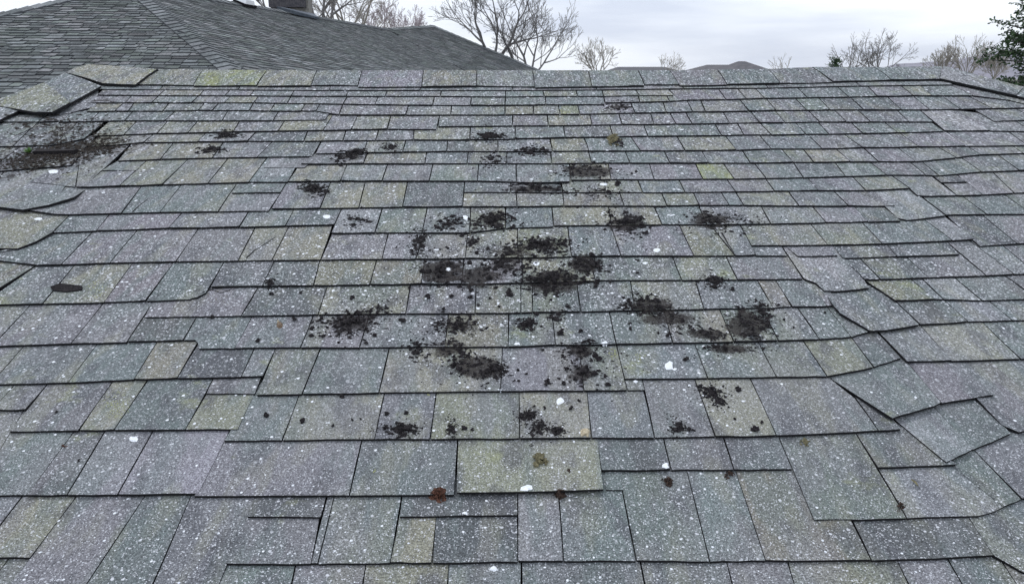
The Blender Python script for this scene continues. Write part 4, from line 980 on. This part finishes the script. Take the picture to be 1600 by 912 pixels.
bare_tree('bare_tree', 'bare spreading tree over the right part of the ridge', 1378, 54, 36, M_BARK, 100, 5, 53, 132, 3, 5, spread=1.1)
bare_tree('bare_tree', 'low bare tree beside the little green conifer top', 1338, 62, 40, M_BARK, 60, 4, 59, 132, 2.4, 4, spread=1.2)
bare_tree('bare_tree', 'rounded tan bare tree left of the tall pale one at right', 1478, 76, 46, M_BARKP, 60, 7, 61, 122, 2, 5)
bare_tree('bare_tree', 'tall pale bare tree against the wooded hill at right', 1520, 63, 46, M_BARKP, 70, 7, 67, 125, 2.2, 5)
bare_tree('bare_tree', 'pale bare bush filling the gap before the dark fir', 1560, 84, 40, M_BARKP, 70, 8, 71, 124, 1.6, 5)
bare_tree('bare_tree', 'few thin twigs poking over the ridge right of the peaked roof', 1225, 88, 34, M_BARKP, 34, 3, 73, 130, 1.2, 3)
bare_tree('bare_tree', 'arching pale twigs between the two distant roofs', 1040, 86, 34, M_BARKP, 70, 5, 79, 124, 1.4, 4, lean=.5)
def fir(name, label, px, ytop, d, half_px, dens=1.0, seed=1):
    r_ = random.Random(seed); top = at(px, ytop, d); base = Vector((top.x, d, 0)); H = top.z; W0 = half_px / F * d
    e = empty(name, base, label, 'tree'); tr = MB(); lf = MB(); lb = MB()
    tube(tr, base, top, .02 * H, .015, 7); tr.build('trunk', M_BARK, e, origin=base)
    nw = int(26 * dens)
    for i in range(nw):
        f = (i + .5) / nw; z = H * (.25 + .75 * f); L = W0 * (1 - f) ** .75 * 1.05 + .06
        for k in range(7):
            az = r_.uniform(0, 6.283); Lk = L * r_.uniform(.62, 1.15); dr = Vector((math.cos(az), math.sin(az), r_.uniform(-.1, .28))).normalized()
            p0 = Vector((base.x, base.y, z + r_.uniform(-.15, .15))); p1 = p0 + dr * Lk
            tube(lb, p0, p1, .02, .006, 3)
            ns = int(18 + 26 * Lk)
            for s in range(ns):
                t = .15 + .9 * (s + r_.random()) / ns
                c = p0 + dr * Lk * t + Vector((r_.gauss(0, .07), r_.gauss(0, .07), r_.gauss(0, .05)))
                for q in range(4):
                    u = Vector((r_.gauss(0, 1), r_.gauss(0, 1), r_.gauss(0, .6))).normalized(); v = u.cross(Vector((r_.gauss(0, 1), r_.gauss(0, 1), r_.gauss(0, 1)))).normalized()
                    sz = r_.uniform(.03, .075); lf.add([c, c + u * sz + v * sz * .28, c + u * sz * 1.3, c + u * sz - v * sz * .28], [(0, 1, 2, 3)])
    lb.build('branches', M_BARK, e, origin=base)
    lf.build('foliage', M_FIR, e, origin=base)['kind'] = 'stuff'
M_FIR = noisy('fir_needles', (.020, .045, .022), (.06, .105, .045), 7, .8)
fir('fir_tree', 'dark green fir tree at the right edge of the picture', 1636, -44, 14, 150, 1.0, 5)
fir('conifer_top', 'little green conifer top poking over the ridge left of the low bare tree', 1306, 94, 26, 22, .7, 9)

# ---------------------------------------------------------------- the damp air towards the hill
hb_ = MB(); hb_.box((300, 1290, 39), Vector((2600, 0, 0)), Vector((0, 1340, 0)), Vector((0, 0, 40)))
hz = bpy.data.materials.new('damp_air'); hz.use_nodes = True; ht = hz.node_tree; ht.nodes.clear()
pv = ht.nodes.new('ShaderNodeVolumePrincipled'); pv.inputs['Color'].default_value = (.93, .95, 1.0, 1); pv.inputs['Density'].default_value = .00018
ho = ht.nodes.new('ShaderNodeOutputMaterial'); ht.links.new(pv.outputs[0], ho.inputs['Volume'])
tag(hb_.build('haze', hz), kind='stuff')
